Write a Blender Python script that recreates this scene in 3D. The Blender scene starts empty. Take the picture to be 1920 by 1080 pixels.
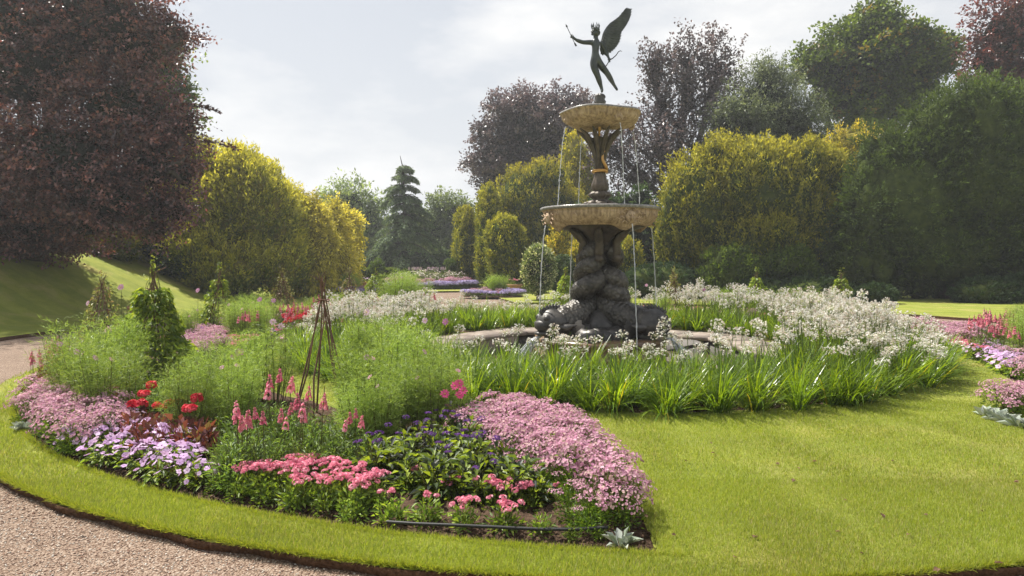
import bpy, math, random
import numpy as np
from mathutils import Vector, Matrix
R = math.radians
PI = math.pi
rng = np.random.default_rng(7)
random.seed(7)
SC = bpy.context.scene
COL = SC.collection

# ------------------------------------------------------------------ camera
FOC, HZ, EYE = 1280.0, 480.0, 1.7            # focal length and horizon in pixels of the 1920 wide photograph, eye height
cam = bpy.data.cameras.new('camera')
cam.sensor_width = 36.0
cam.lens = 24.0
cam.shift_y = -60.0 / 1920.0
cam.clip_start = 0.1
cam.clip_end = 2000
camo = bpy.data.objects.new('camera', cam)
camo.location = (0, 0, EYE)
camo.rotation_euler = (R(90), 0, 0)
COL.objects.link(camo)
SC.camera = camo

# ------------------------------------------------------------------ light
SUN_EL, SUN_AZ = 59.0, -50.0                 # azimuth measured from +Y towards +X
SUN_STRENGTH = 5.0
SC.view_settings.view_transform = 'Standard'
SC.view_settings.look = 'None'
SC.view_settings.gamma = 1.0
SC.view_settings.use_curve_mapping = False
SC.view_settings.exposure = 0.85
try:
    SC.cycles.max_bounces = 8
    SC.cycles.diffuse_bounces = 3
    SC.cycles.glossy_bounces = 3
    SC.cycles.transmission_bounces = 5
    SC.cycles.transparent_max_bounces = 8
    SC.cycles.caustics_reflective = False
    SC.cycles.caustics_refractive = False
    SC.cycles.sample_clamp_indirect = 4.0
    SC.cycles.volume_bounces = 0
except Exception:
    pass

world = bpy.data.worlds.new('World')
SC.world = world
world.use_nodes = True
nt = world.node_tree
nt.nodes.clear()
def wn(t, **k):
    n = nt.nodes.new(t)
    for a, b in k.items():
        setattr(n, a, b)
    return n
sky = wn('ShaderNodeTexSky', sky_type='NISHITA', sun_disc=False)
sky.sun_elevation = R(SUN_EL); sky.sun_rotation = R(SUN_AZ)
sky.air_density = 1.0; sky.dust_density = 2.5; sky.ozone_density = 1.5
tc = wn('ShaderNodeTexCoord')
sep = wn('ShaderNodeSeparateXYZ')
nt.links.new(tc.outputs['Generated'], sep.inputs[0])
mp = wn('ShaderNodeMapping'); mp.inputs['Scale'].default_value = (1.0, 1.0, 2.6)
mp.inputs['Location'].default_value = (0.33, 0.1, 0.45)
nt.links.new(tc.outputs['Generated'], mp.inputs[0])
nz = wn('ShaderNodeTexNoise'); nz.inputs['Scale'].default_value = 2.3; nz.inputs['Detail'].default_value = 9; nz.inputs['Roughness'].default_value = 0.55
nt.links.new(mp.outputs[0], nz.inputs['Vector'])
cr = wn('ShaderNodeValToRGB')
cr.color_ramp.elements[0].position = 0.50; cr.color_ramp.elements[0].color = (0, 0, 0, 1)
cr.color_ramp.elements[1].position = 0.66; cr.color_ramp.elements[1].color = (1, 1, 1, 1)
nt.links.new(nz.outputs['Fac'], cr.inputs[0])
# thin veil of high haze that thickens to the horizon all round
veil = wn('ShaderNodeMapRange'); veil.inputs['From Min'].default_value = 0.0; veil.inputs['From Max'].default_value = 0.75
veil.inputs['To Min'].default_value = 0.97; veil.inputs['To Max'].default_value = 0.45
nt.links.new(sep.outputs['Z'], veil.inputs['Value'])
bgs = wn('ShaderNodeBackground'); bgs.inputs['Strength'].default_value = 0.06
nt.links.new(sky.outputs[0], bgs.inputs['Color'])
bgv = wn('ShaderNodeBackground'); bgv.inputs['Color'].default_value = (0.695, 0.715, 0.738, 1); bgv.inputs['Strength'].default_value = 0.655
mx1 = wn('ShaderNodeMixShader')
nt.links.new(veil.outputs[0], mx1.inputs[0]); nt.links.new(bgs.outputs[0], mx1.inputs[1]); nt.links.new(bgv.outputs[0], mx1.inputs[2])
bgc = wn('ShaderNodeBackground'); bgc.inputs['Color'].default_value = (0.80, 0.80, 0.795, 1); bgc.inputs['Strength'].default_value = 0.70
mx2 = wn('ShaderNodeMixShader')
nt.links.new(cr.outputs[0], mx2.inputs[0]); nt.links.new(mx1.outputs[0], mx2.inputs[1]); nt.links.new(bgc.outputs[0], mx2.inputs[2])
out = wn('ShaderNodeOutputWorld')
nt.links.new(mx2.outputs[0], out.inputs['Surface'])

sun = bpy.data.lights.new('sun', 'SUN')
sun.energy = SUN_STRENGTH
sun.angle = R(0.6)
sun.color = (1.0, 0.955, 0.87)
suno = bpy.data.objects.new('sun', sun)
sd = Vector((math.sin(R(SUN_AZ)) * math.cos(R(SUN_EL)), math.cos(R(SUN_AZ)) * math.cos(R(SUN_EL)), math.sin(R(SUN_EL))))
suno.rotation_euler = sd.to_track_quat('Z', 'Y').to_euler()
COL.objects.link(suno)

# ------------------------------------------------------------------ places
FX, FY = (1125 - 960) / FOC * 12.6, 12.6     # the fountain's axis
AX = 103.5                                    # bearing of the far path seen from the fountain
def P(px, py, D):
    return np.array([(px - 960) / FOC * D, D, EYE - (py - HZ) / FOC * D])
def G(px, py, z=0.0):
    D = FOC * (EYE - z) / (py - HZ)
    return (px - 960) / FOC * D, D
def sstep(a, b, x):
    t = np.clip((x - a) / (b - a), 0, 1)
    return t * t * (3 - 2 * t)
def terrain(x, y):
    x = np.asarray(x, float); y = np.asarray(y, float)
    r = np.hypot(x - FX, y - FY)
    h = 1.95 * sstep(-9.6, -16.0, x) * sstep(12.4, 17.5, r)
    return h + 0.25 * sstep(60, 120, r)
def polar(x, y):
    return np.hypot(x - FX, y - FY), np.degrees(np.arctan2(y - FY, x - FX)) % 360
R_EDGE, R_OUT, R_IN = 9.15, 8.72, 6.12
def redge(th):
    return np.interp(np.asarray(th, float) % 360, [0, 200, 235, 262, 279, 300, 360], [9.05, 9.15, 9.2, 9.09, 8.86, 8.95, 9.05])
LB = (122.5, 265.0)                           # left bed, bearings
RB = (-54.6, 84.5)                            # right bed
def end_off(r):
    """the near end of the left bed is cut straight, not along a radius"""
    return 5.0 - np.degrees(np.arcsin(.76 / np.maximum(r, 3.0)))
def warp(th, r):
    th = np.asarray(th, float)
    return th + np.clip(1 - np.abs(th - 265) / 18, 0, 1) * end_off(r)
def rin(th):
    return np.where((th > 225) & (th < 275), 5.95, R_IN)
def in_bed(x, y, m=0.0):
    r, th = polar(x, y)
    ra = np.degrees(m / np.maximum(r, .1))
    a = (th > LB[0] + ra) & (th < LB[1] + end_off(r) - ra)
    t2 = np.where(th > 180, th - 360, th)
    b = (t2 > RB[0] + ra) & (t2 < RB[1] - ra)
    return (a | b) & (r > rin(th) + m) & (r < R_OUT - m)

# ------------------------------------------------------------------ mesh kit
class Geo:
    def __init__(s):
        s.V = []; s.F = []; s.M = []; s.C = []; s.n = 0
    def add(s, V, F, mat=0, col=(1, 1, 1)):
        V = np.asarray(V, np.float32).reshape(-1, 3); F = np.asarray(F, np.int64)
        if F.ndim == 1: F = F[None]
        s.V.append(V); s.F.append(F + s.n); s.n += len(V)
        s.M.append(np.full(len(F), mat, np.int32))
        c = np.asarray(col, np.float32)
        if c.ndim == 1: c = np.repeat(c[None], len(F), 0)
        s.C.append(c)
        return s
    def mesh(s, name, mats, smooth=False):
        me = bpy.data.meshes.new(name)
        V = np.concatenate(s.V)
        loops = np.concatenate([f.ravel() for f in s.F]).astype(np.int32)
        cnt = np.concatenate([np.full(len(f), f.shape[1], np.int32) for f in s.F])
        st = np.concatenate([[0], np.cumsum(cnt)[:-1]]).astype(np.int32)
        me.vertices.add(len(V)); me.vertices.foreach_set('co', V.ravel())
        me.loops.add(len(loops)); me.loops.foreach_set('vertex_index', loops)
        me.polygons.add(len(cnt)); me.polygons.foreach_set('loop_start', st)
        try: me.polygons.foreach_set('loop_total', cnt)
        except Exception: pass
        me.polygons.foreach_set('material_index', np.concatenate(s.M))
        if smooth: me.polygons.foreach_set('use_smooth', np.ones(len(cnt), bool))
        a = me.attributes.new('tint', 'FLOAT_COLOR', 'FACE')
        C = np.concatenate(s.C); C4 = np.ones((len(C), 4), np.float32); C4[:, :3] = C
        a.data.foreach_set('color', C4.ravel())
        if not isinstance(mats, (list, tuple)): mats = [mats]
        for m in mats: me.materials.append(m)
        me.update(calc_edges=True)
        return me

def unit(v):
    v = np.asarray(v, float)
    return v / np.maximum(np.linalg.norm(v, axis=-1, keepdims=True), 1e-9)
def rnd_dir(n):
    return unit(rng.normal(size=(n, 3)))

def add_leaves(g, B, D, N, L, W, col, mat=0, fold=0.25, droop=0.0, mid=0.45):
    """leaf blades, two triangles folded along the midrib: B base, D direction, N rough normal"""
    B = np.asarray(B, float); n = len(B)
    D = unit(D); S = unit(np.cross(D, N)); Nn = np.cross(S, D)
    L = np.broadcast_to(np.asarray(L, float), (n,))[:, None]; W = np.broadcast_to(np.asarray(W, float), (n,))[:, None]
    tip = B + D * L - np.array([0, 0, 1.]) * droop * L
    m = B + D * L * mid
    l = m + S * W * .5 + Nn * W * fold; r = m - S * W * .5 + Nn * W * fold
    V = np.stack([B, l, tip, r], 1).reshape(-1, 3)
    i = np.arange(n)[:, None] * 4
    F = np.concatenate([i + [[0, 1, 2]], i + [[0, 2, 3]]], 1).reshape(-1, 3)
    col = np.asarray(col, float)
    if col.ndim == 2: col = np.repeat(col, 2, 0)
    g.add(V, F, mat, col)

def add_straps(g, B, az, pitch, L, W, bend, col, mat=0, seg=4):
    """arching strap leaves: start pitch (radians above horizontal), bend = pitch lost over the length"""
    n = len(B); B = np.asarray(B, float)
    h = np.stack([np.cos(az), np.sin(az), np.zeros(n)], 1); sd_ = np.stack([-np.sin(az), np.cos(az), np.zeros(n)], 1)
    p = B.copy(); rows = []
    for k in range(seg + 1):
        t = k / seg
        w = (W * (1 - t ** 2.2) * (0.6 + 0.4 * min(1, t * 4)))[:, None] * .5 + 0.0005
        rows.append(p - sd_ * w); rows.append(p + sd_ * w)
        a = pitch - bend * t ** 1.4
        p = p + (h * np.cos(a)[:, None] + np.array([0, 0, 1.]) * np.sin(a)[:, None]) * (L / seg)[:, None]
    V = np.stack(rows, 1).reshape(-1, 3)
    V[:, 2] = np.maximum(V[:, 2], 0.004)
    i = np.arange(n)[:, None] * (2 * seg + 2); F = []
    for k in range(seg):
        F.append(i + [[2 * k, 2 * k + 1, 2 * k + 3, 2 * k + 2]])
    F = np.stack(F, 1).reshape(-1, 4)
    g.add(V, F, mat, np.repeat(col, seg, 0))

def tube(g, pts, rad, seg=6, mat=0, col=(1, 1, 1), cap=True):
    pts = np.asarray(pts, float); n = len(pts)
    rad = np.broadcast_to(np.asarray(rad, float), (n,))
    T = unit(np.gradient(pts, axis=0))
    u = np.cross(T[0], [0.3, 0.2, 1.0]); 
    if np.linalg.norm(u) < 1e-3: u = np.cross(T[0], [1, 0, 0])
    u = unit(u); rings = []
    for i in range(n):
        u = unit(u - T[i] * np.dot(u, T[i])); v = np.cross(T[i], u)
        a = np.arange(seg) * 2 * PI / seg
        rings.append(pts[i] + rad[i] * (np.cos(a)[:, None] * u + np.sin(a)[:, None] * v))
    V = np.concatenate(rings)
    F = []
    for i in range(n - 1):
        for k in range(seg):
            F.append((i * seg + k, i * seg + (k + 1) % seg, (i + 1) * seg + (k + 1) % seg, (i + 1) * seg + k))
    g.add(V, np.array(F), mat, col)
    if cap:
        for base, c, flip in ((0, pts[0], True), ((n - 1) * seg, pts[-1], False)):
            Vc = np.concatenate([V[base:base + seg], c[None]])
            Fc = [((k + 1) % seg, k, seg) if flip else (k, (k + 1) % seg, seg) for k in range(seg)]
            g.add(Vc, np.array(Fc), mat, col)

def lathe(g, prof, seg=48, mat=0, col=(1, 1, 1), c=(0, 0, 0), mod=None):
    """prof: list of (r, z); mod(theta, r, z, i) -> (r, z)"""
    th = np.arange(seg) * 2 * PI / seg; V = []
    for i, (r, z) in enumerate(prof):
        rr, zz = np.full(seg, float(r)), np.full(seg, float(z))
        if mod: rr, zz = mod(th, rr, zz, i)
        V.append(np.stack([c[0] + rr * np.cos(th), c[1] + rr * np.sin(th), c[2] + zz], 1))
    V = np.concatenate(V); F = []
    for i in range(len(prof) - 1):
        for k in range(seg):
            F.append((i * seg + k, i * seg + (k + 1) % seg, (i + 1) * seg + (k + 1) % seg, (i + 1) * seg + k))
    g.add(V, np.array(F), mat, col)

def blob(g, c, r, mat=0, col=(1, 1, 1), seg=14, rings=9, amp=0.0, freq=3.0, M=None):
    c = np.asarray(c, float); r = np.broadcast_to(np.asarray(r, float), (3,))
    ph = np.linspace(0, PI, rings)[:, None]; th = (np.arange(seg) * 2 * PI / seg)[None]
    d = np.stack([np.sin(ph) * np.cos(th), np.sin(ph) * np.sin(th), np.cos(ph) * np.ones_like(th)], -1).reshape(-1, 3)
    k = 1.0
    if amp:
        o = rng.uniform(0, 6, 3)
        k = (1 + amp * (np.sin(d[:, 0] * freq + o[0]) * np.sin(d[:, 1] * freq + o[1]) + np.sin(d[:, 2] * freq * 1.3 + o[2]) * .7))[:, None]
    V = d * r * k
    if M is not None: V = V @ np.asarray(M, float).T
    V = V + c; F = []
    for i in range(rings - 1):
        for j in range(seg):
            F.append((i * seg + j, (i + 1) * seg + j, (i + 1) * seg + (j + 1) % seg, i * seg + (j + 1) % seg))
    g.add(V, np.array(F), mat, col)

def box(g, lo, hi, mat=0, col=(1, 1, 1), rot=0.0, c=(0, 0)):
    lo = np.asarray(lo, float); hi = np.asarray(hi, float)
    V = np.array([[(lo, hi)[i][0], (lo, hi)[j][1], (lo, hi)[k][2]] for i in (0, 1) for j in (0, 1) for k in (0, 1)])
    if rot:
        x = V[:, 0] - c[0]; y = V[:, 1] - c[1]
        V[:, 0] = c[0] + x * math.cos(rot) - y * math.sin(rot); V[:, 1] = c[1] + x * math.sin(rot) + y * math.cos(rot)
    g.add(V, np.array([(0, 1, 3, 2), (4, 6, 7, 5), (0, 4, 5, 1), (2, 3, 7, 6), (0, 2, 6, 4), (1, 5, 7, 3)]), mat, col)

# ------------------------------------------------------------------ objects
def obj(name, me, parent=None, loc=None):
    o = bpy.data.objects.new(name, me); COL.objects.link(o)
    if parent is not None: o.parent = parent
    if loc is not None: o.location = loc
    return o
def tag(o, label=None, cat=None, group=None, kind=None):
    if label: o['label'] = label
    if cat: o['category'] = cat
    if group: o['group'] = group
    if kind: o['kind'] = kind
    return o
def thing(name, label, cat, loc=(0, 0, 0), rz=0.0, group=None, scale=None):
    o = bpy.data.objects.new(name, None); COL.objects.link(o)
    o.location = loc; o.rotation_euler = (0, 0, rz); o.empty_display_size = 0.1
    if scale is not None: o.scale = (scale, scale, scale) if np.isscalar(scale) else scale
    return tag(o, label, cat, group)
def struct(name, me):
    return tag(obj(name, me), kind='structure')

# ------------------------------------------------------------------ materials
def mat(name):
    m = bpy.data.materials.new(name); m.use_nodes = True
    n = m.node_tree.nodes; n.clear()
    return m, n, m.node_tree.links
def nnode(n, t, ins=None, **k):
    x = n.new(t)
    for a, b in k.items(): setattr(x, a, b)
    for a, b in (ins or {}).items(): x.inputs[a].default_value = b
    return x
def ramp(n, l, src, stops):
    c = n.new('ShaderNodeValToRGB'); e = c.color_ramp.elements
    while len(e) > len(stops): e.remove(e[-1])
    while len(e) < len(stops): e.new(0.5)
    for i, (p, col) in enumerate(stops):
        e[i].position = p; e[i].color = (*col, 1) if len(col) == 3 else col
    l.new(src, c.inputs[0]); return c.outputs[0]
def noise(n, l, scale, detail=4, rough=.55, vec=None, dist=0.0):
    x = nnode(n, 'ShaderNodeTexNoise', {'Scale': scale, 'Detail': detail, 'Roughness': rough, 'Distortion': dist})
    if vec is not None: l.new(vec, x.inputs['Vector'])
    return x.outputs['Fac']
def mixc(n, l, fac, a, b, mode='MIX'):
    x = nnode(n, 'ShaderNodeMix', data_type='RGBA', blend_type=mode)
    for s, v in ((x.inputs[0], fac), (x.inputs[6], a), (x.inputs[7], b)):
        if isinstance(v, bpy.types.NodeSocket): l.new(v, s)
        elif isinstance(v, (int, float)): s.default_value = v
        else: s.default_value = (*v, 1)
    return x.outputs[2]
def bump(n, l, h, strength, dist, normal=None):
    b = nnode(n, 'ShaderNodeBump', {'Strength': strength, 'Distance': dist})
    l.new(h, b.inputs['Height'])
    if normal is not None: l.new(normal, b.inputs['Normal'])
    return b.outputs[0]
def principled(n, l, col, rough=.6, spec=.4, metal=0.0, normal=None):
    p = nnode(n, 'ShaderNodeBsdfPrincipled', {'Roughness': rough, 'Metallic': metal, 'Specular IOR Level': spec}) if not isinstance(rough, bpy.types.NodeSocket) else nnode(n, 'ShaderNodeBsdfPrincipled', {'Metallic': metal, 'Specular IOR Level': spec})
    if isinstance(rough, bpy.types.NodeSocket): l.new(rough, p.inputs['Roughness'])
    if isinstance(col, bpy.types.NodeSocket): l.new(col, p.inputs['Base Color'])
    else: p.inputs['Base Color'].default_value = (*col, 1)
    if normal is not None: l.new(normal, p.inputs['Normal'])
    return p
def finish(m, n, l, sh):
    o = n.new('ShaderNodeOutputMaterial'); l.new(sh, o.inputs['Surface']); return m

def leaf_mat(name, trans=.42, rough=.45, spec=.35, tcol=(1.25, 1.2, .55), var=.28):
    """plant tissue: the piece's own colour from the mesh, varied plant by plant, lit through from behind"""
    m, n, l = mat(name)
    a = nnode(n, 'ShaderNodeAttribute', attribute_name='tint')
    oi = n.new('ShaderNodeObjectInfo')
    mr = nnode(n, 'ShaderNodeMapRange', {'To Min': 1 - var, 'To Max': 1 + var}); l.new(oi.outputs['Random'], mr.inputs['Value'])
    c = mixc(n, l, 1.0, a.outputs['Color'], mr.outputs[0], 'MULTIPLY')
    p = principled(n, l, c, rough, spec)
    t = n.new('ShaderNodeBsdfTranslucent')
    l.new(mixc(n, l, 1.0, c, tcol, 'MULTIPLY'), t.inputs['Color'])
    s = n.new('ShaderNodeMixShader'); s.inputs[0].default_value = trans
    l.new(p.outputs[0], s.inputs[1]); l.new(t.outputs[0], s.inputs[2])
    return finish(m, n, l, s.outputs[0])
M_LEAF = leaf_mat('leaf_tissue')
M_YEW = leaf_mat('yew_needles', trans=.3, rough=.6, spec=.2, tcol=(1.1, 1.05, .5), var=.08)
M_GOLDYEW = leaf_mat('golden_yew_needles', trans=.45, rough=.6, spec=.2, tcol=(1.3, 1.2, .6), var=.08)
M_BEECH = leaf_mat('beech_leaf', trans=.32, rough=.33, spec=.8, tcol=(1.6, .8, .55), var=.05)
M_PURPLE = leaf_mat('purple_beech_leaf', trans=.3, rough=.35, spec=.8, tcol=(1.15, .95, .9), var=.05)
M_PETAL = leaf_mat('petal', trans=.35, rough=.6, spec=.2, tcol=(1.05, 1.0, 1.0), var=.12)
M_STRAP = leaf_mat('strap_leaf', trans=.5, rough=.3, spec=.5, tcol=(1.5, 1.35, .35), var=.15)
M_SILVER = leaf_mat('felted_leaf', trans=.15, rough=.8, spec=.15, tcol=(1, 1, .8), var=.1)

def simple(name, c1, c2, scale, rough=.8, spec=.2, bs=.4, bd=.01, metal=0, detail=6, stretch=None):
    m, n, l = mat(name)
    t = n.new('ShaderNodeTexCoord'); v = t.outputs['Object']
    if stretch:
        mp_ = nnode(n, 'ShaderNodeMapping', {'Scale': stretch}); l.new(v, mp_.inputs[0]); v = mp_.outputs[0]
    f = noise(n, l, scale, detail, .6, v)
    c = ramp(n, l, f, [(.3, c1), (.7, c2)])
    p = principled(n, l, c, rough, spec, metal, bump(n, l, f, bs, bd))
    return finish(m, n, l, p.outputs[0])
M_BARK = simple('bark', (.035, .028, .022), (.10, .085, .07), 6, .9, .1, .8, .03, stretch=(1, 1, .25))
M_TWIG = simple('brown_twig', (.09, .045, .03), (.22, .13, .09), 18, .8, .2, .5, .004, stretch=(1, 1, .2))
M_TERRA = simple('terracotta', (.34, .17, .10), (.50, .29, .19), 9, .85, .15, .4, .004)
M_DARKCORE = simple('inner_foliage', (.006, .009, .005), (.022, .03, .014), 7, .95, .05, 1, .08)  # dark solid filling added inside the foliage to block light
M_GREENCORE = simple('green_foliage_core', (.022, .034, .010), (.075, .095, .022), 5, .95, .05, 1, .08)
M_GOLDCORE = simple('golden_foliage_core', (.10, .10, .02), (.26, .22, .045), 5, .95, .05, 1, .08)
M_HOSE = simple('black_hose', (.012, .012, .012), (.03, .03, .03), 20, .5, .4, .1, .001)

# ================================================================== the ground
def lawn_mat():
    m, n, l = mat('mown_grass')
    t = n.new('ShaderNodeTexCoord'); v = t.outputs['Object']
    big = noise(n, l, .35, 3, .5, v); mid = noise(n, l, 2.6, 5, .6, v); fine = noise(n, l, 60, 4, .7, v); pat = noise(n, l, .9, 4, .55, v, .6)
    c = ramp(n, l, mid, [(.25, (.19, .225, .036)), (.55, (.25, .28, .05)), (.8, (.30, .315, .075))])
    dry = ramp(n, l, pat, [(.52, (0, 0, 0)), (.72, (1, 1, 1))])
    c = mixc(n, l, dry, c, (.36, .32, .11))
    c = mixc(n, l, .55, c, ramp(n, l, fine, [(.3, (.6, .6, .55)), (.7, (1.3, 1.3, 1.2))]), 'MULTIPLY')
    c = mixc(n, l, .5, c, ramp(n, l, big, [(.35, (.92, .94, .9)), (.65, (1.12, 1.1, 1.05))]), 'MULTIPLY')
    # mower stripes
    mp_ = nnode(n, 'ShaderNodeMapping', {'Rotation': (0, 0, R(8))}); l.new(v, mp_.inputs[0])
    w = nnode(n, 'ShaderNodeTexWave', {'Scale': .34, 'Distortion': .5, 'Detail': 1}, bands_direction='Y'); l.new(mp_.outputs[0], w.inputs['Vector'])
    c = mixc(n, l, .55, c, ramp(n, l, w.outputs['Fac'], [(.4, (.86, .9, .86)), (.6, (1.08, 1.06, 1.0))]), 'MULTIPLY')
    p = principled(n, l, c, .85, .15, 0, bump(n, l, fine, .9, .03))
    return finish(m, n, l, p.outputs[0])
M_LAWN = lawn_mat()
def gravel_mat():
    m, n, l = mat('pea_gravel')
    t = n.new('ShaderNodeTexCoord'); v = t.outputs['Object']
    vo = nnode(n, 'ShaderNodeTexVoronoi', {'Scale': 75, 'Randomness': 1}); l.new(v, vo.inputs['Vector'])
    h = ramp(n, l, vo.outputs['Color'], [(0, (.20, .135, .10)), (.35, (.33, .24, .18)), (.7, (.42, .33, .26)), (1, (.56, .49, .42))])
    big = noise(n, l, .8, 4, .6, v)
    c = mixc(n, l, .6, h, ramp(n, l, big, [(.3, (.8, .76, .72)), (.7, (1.1, 1.08, 1.05))]), 'MULTIPLY')
    d = ramp(n, l, vo.outputs['Distance'], [(.2, (1, 1, 1)), (.75, (.35, .3, .27))])
    c = mixc(n, l, 1.0, c, d, 'MULTIPLY')
    inv = nnode(n, 'ShaderNodeMath', operation='SUBTRACT'); inv.inputs[0].default_value = 1; l.new(vo.outputs['Distance'], inv.inputs[1])
    p = principled(n, l, c, .85, .2, 0, bump(n, l, inv.outputs[0], 1.0, .012))
    return finish(m, n, l, p.outputs[0])
M_GRAVEL = gravel_mat()
M_SOIL = simple('crumbly_soil', (.03, .018, .012), (.125, .08, .053), 30, .95, .1, 1.0, .03)
M_CUT = simple('cut_turf_edge', (.05, .026, .014), (.15, .085, .05), 45, .95, .05, 1.0, .02)

def polar_sheet(rs, ths, zf, closed=False):
    """rs: list; ths: bearing lists per ring (same length) in degrees"""
    V = []; nr, na = len(rs), len(ths[0])
    for r, th in zip(rs, ths):
        a = np.radians(th); x = FX + r * np.cos(a); y = FY + r * np.sin(a)
        V.append(np.stack([x, y, zf(x, y, r, np.asarray(th))], 1))
    V = np.concatenate(V)
    i = np.arange(nr - 1)[:, None] * na; k = np.arange(na if closed else na - 1)[None]
    k2 = (k + 1) % na
    F = np.stack([i + k, i + na + k, i + na + k2, i + k2], -1).reshape(-1, 4)[:, ::-1]
    return V, F

GZ = -0.075
# gravel ring and far path lie a little below the turf
g = Geo()
rs = [8.6, 9.5, 11, 12.6, 14]
V, F = polar_sheet(rs, [np.linspace(0, 360, 97)[:-1]] * len(rs), lambda x, y, r, t: np.full(len(x), GZ), True)
g.add(V, F)
ax = np.array([math.cos(R(AX)), math.sin(R(AX))]); pp = np.array([ax[1], -ax[0]])
def strip(r0, r1, w0, w1, z):
    c = np.array([FX, FY]); q = []
    for r, w in ((r0, w0), (r1, w1)):
        for s in (-1, 1):
            p_ = c + ax * r + pp * w * s; q.append((p_[0], p_[1], z))
    return np.array([q[0], q[1], q[3], q[2]])
g.add(strip(13.5, 24.5, 1.9, 1.9, GZ + .004), [(0, 1, 2, 3)])
struct('gravel_path', g.mesh('gravel_path', M_GRAVEL))
EPATH = 21.0
# outer lawn, with the path cut through it, rising into a bank on the left
g = Geo()
rs = list(np.concatenate([[12.4], np.linspace(12.5, EPATH, 14)]))
ths = []
for r in rs:
    h = math.degrees(math.asin(1.45 / r)); ths.append(AX + h + np.linspace(0, 1, 181) * (360 - 2 * h))
def zt(x, y, r, th): return terrain(x, y)
V, F = polar_sheet(rs, ths, zt); g.add(V, F)
V2, F2 = polar_sheet([12.4, 12.402], [ths[0], ths[0]], lambda x, y, r, t: np.full(len(x), 0.0 if r > 12.401 else GZ - .02)); g.add(V2, F2, 1)
for s in (-1, 1):   # cut edges along the path
    c = np.array([FX, FY]); a_ = c + ax * 12.32 + pp * 1.45 * s; b_ = c + ax * EPATH + pp * 1.45 * s
    g.add([(a_[0], a_[1], 0), (b_[0], b_[1], 0), (b_[0], b_[1], GZ - .02), (a_[0], a_[1], GZ - .02)], [(0, 1, 2, 3)], 1)
rs = list(EPATH + (np.linspace(0, 1, 34) ** 2) * 118)
V, F = polar_sheet(rs, [AX + np.linspace(0, 360, 181)] * len(rs), zt); g.add(V, F)
struct('lawn_beyond', g.mesh('lawn_beyond', [M_LAWN, M_CUT]))

# inner round lawn, beds sunk into it, its cut edge facing the gravel
rr_ = sorted(set(np.round(np.concatenate([np.linspace(3.0, 8.7, 38), [8.8, 5.93, 5.95, 6.10, 6.12, R_OUT, R_OUT + .02, R_EDGE]]), 3)))
tt_ = sorted(set(np.round(np.concatenate([np.linspace(0, 358, 180), [122.4, 122.6, 264.9, 265.1, 305.3, 305.5, 84.4, 84.6]]), 3)))
def zlawn(x, y, r, th):
    e = .012 * np.sin(th * .9) * np.sin(th * .23 + r)
    b = in_bed(x, y, -0.0)
    edge = -.02 * (r > R_EDGE - .01)
    return np.where(b, -.055, e * .5 + edge)
g = Geo()
wob = lambda th: redge(th) + .015 * np.sin(np.radians(th) * 47) + .012 * np.sin(np.radians(th) * 83 + 1)
V, F = polar_sheet(rr_, [warp(tt_, r - .03 if r > 5.5 else r) for r in rr_], zlawn, True)
m_ = np.hypot(V[:, 0] - FX, V[:, 1] - FY) > R_EDGE - .01
th_ = np.degrees(np.arctan2(V[m_, 1] - FY, V[m_, 0] - FX)) % 360
V[m_, 0] = FX + wob(th_) * np.cos(np.radians(th_)); V[m_, 1] = FY + wob(th_) * np.sin(np.radians(th_))
g.add(V, F)
th = np.linspace(0, 359.5, 720); Vs = []
for k, (dz, dr) in enumerate(((-.02, 0), (-.03, .012), (-.055, .004), (-.09, -.01))):
    jit = rng.normal(0, .006, len(th)) if k else 0
    r = wob(th) + dr + jit
    Vs.append(np.stack([FX + r * np.cos(np.radians(th)), FY + r * np.sin(np.radians(th)), np.full(len(th), dz)], 1))
Vs = np.concatenate(Vs); n_ = len(th)
F = [(i * n_ + k, (i + 1) * n_ + k, (i + 1) * n_ + (k + 1) % n_, i * n_ + (k + 1) % n_) for i in range(3) for k in range(n_)]
g.add(Vs, np.array(F)[:, ::-1], 1)
struct('round_lawn', g.mesh('round_lawn', [M_LAWN, M_CUT]))

# soil of the beds, lumpy
def soil(name, t0, t1, r0, r1, nt_, nr_, dome=.07):
    g = Geo(); rs = np.linspace(r0, r1, nr_); th = np.linspace(t0, t1, nt_)
    def zf(x, y, r, t):
        e = min((r - r0), (r1 - r)) / .35; e = min(1, max(0, e))
        te = np.clip(np.minimum(t - t0, t1 - t) * math.pi / 180 * r / .3, 0, 1)
        k = e * te
        lump = .016 * np.sin(x * 31 + 2 * np.sin(y * 17)) * np.sin(y * 37 + 1.7 * np.sin(x * 23)) + .010 * np.sin(x * 71) * np.sin(y * 67)
        return -.05 + dome * k + lump * (.35 + .65 * k) + rng.normal(0, .004, len(x))
    V, F = polar_sheet(list(rs), [warp(th, r_) if t1 == LB[1] else th for r_ in rs], zf); g.add(V, F)
    struct(name, g.mesh(name, M_SOIL, True))
soil('bed_soil', LB[0], LB[1], R_IN - .17, R_OUT, 500, 50)
soil('bed_soil', RB[0], RB[1], R_IN, R_OUT, 260, 26)
soil('bed_soil', 0, 359.99, 3.3, 5.45, 300, 20, .05)

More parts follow.
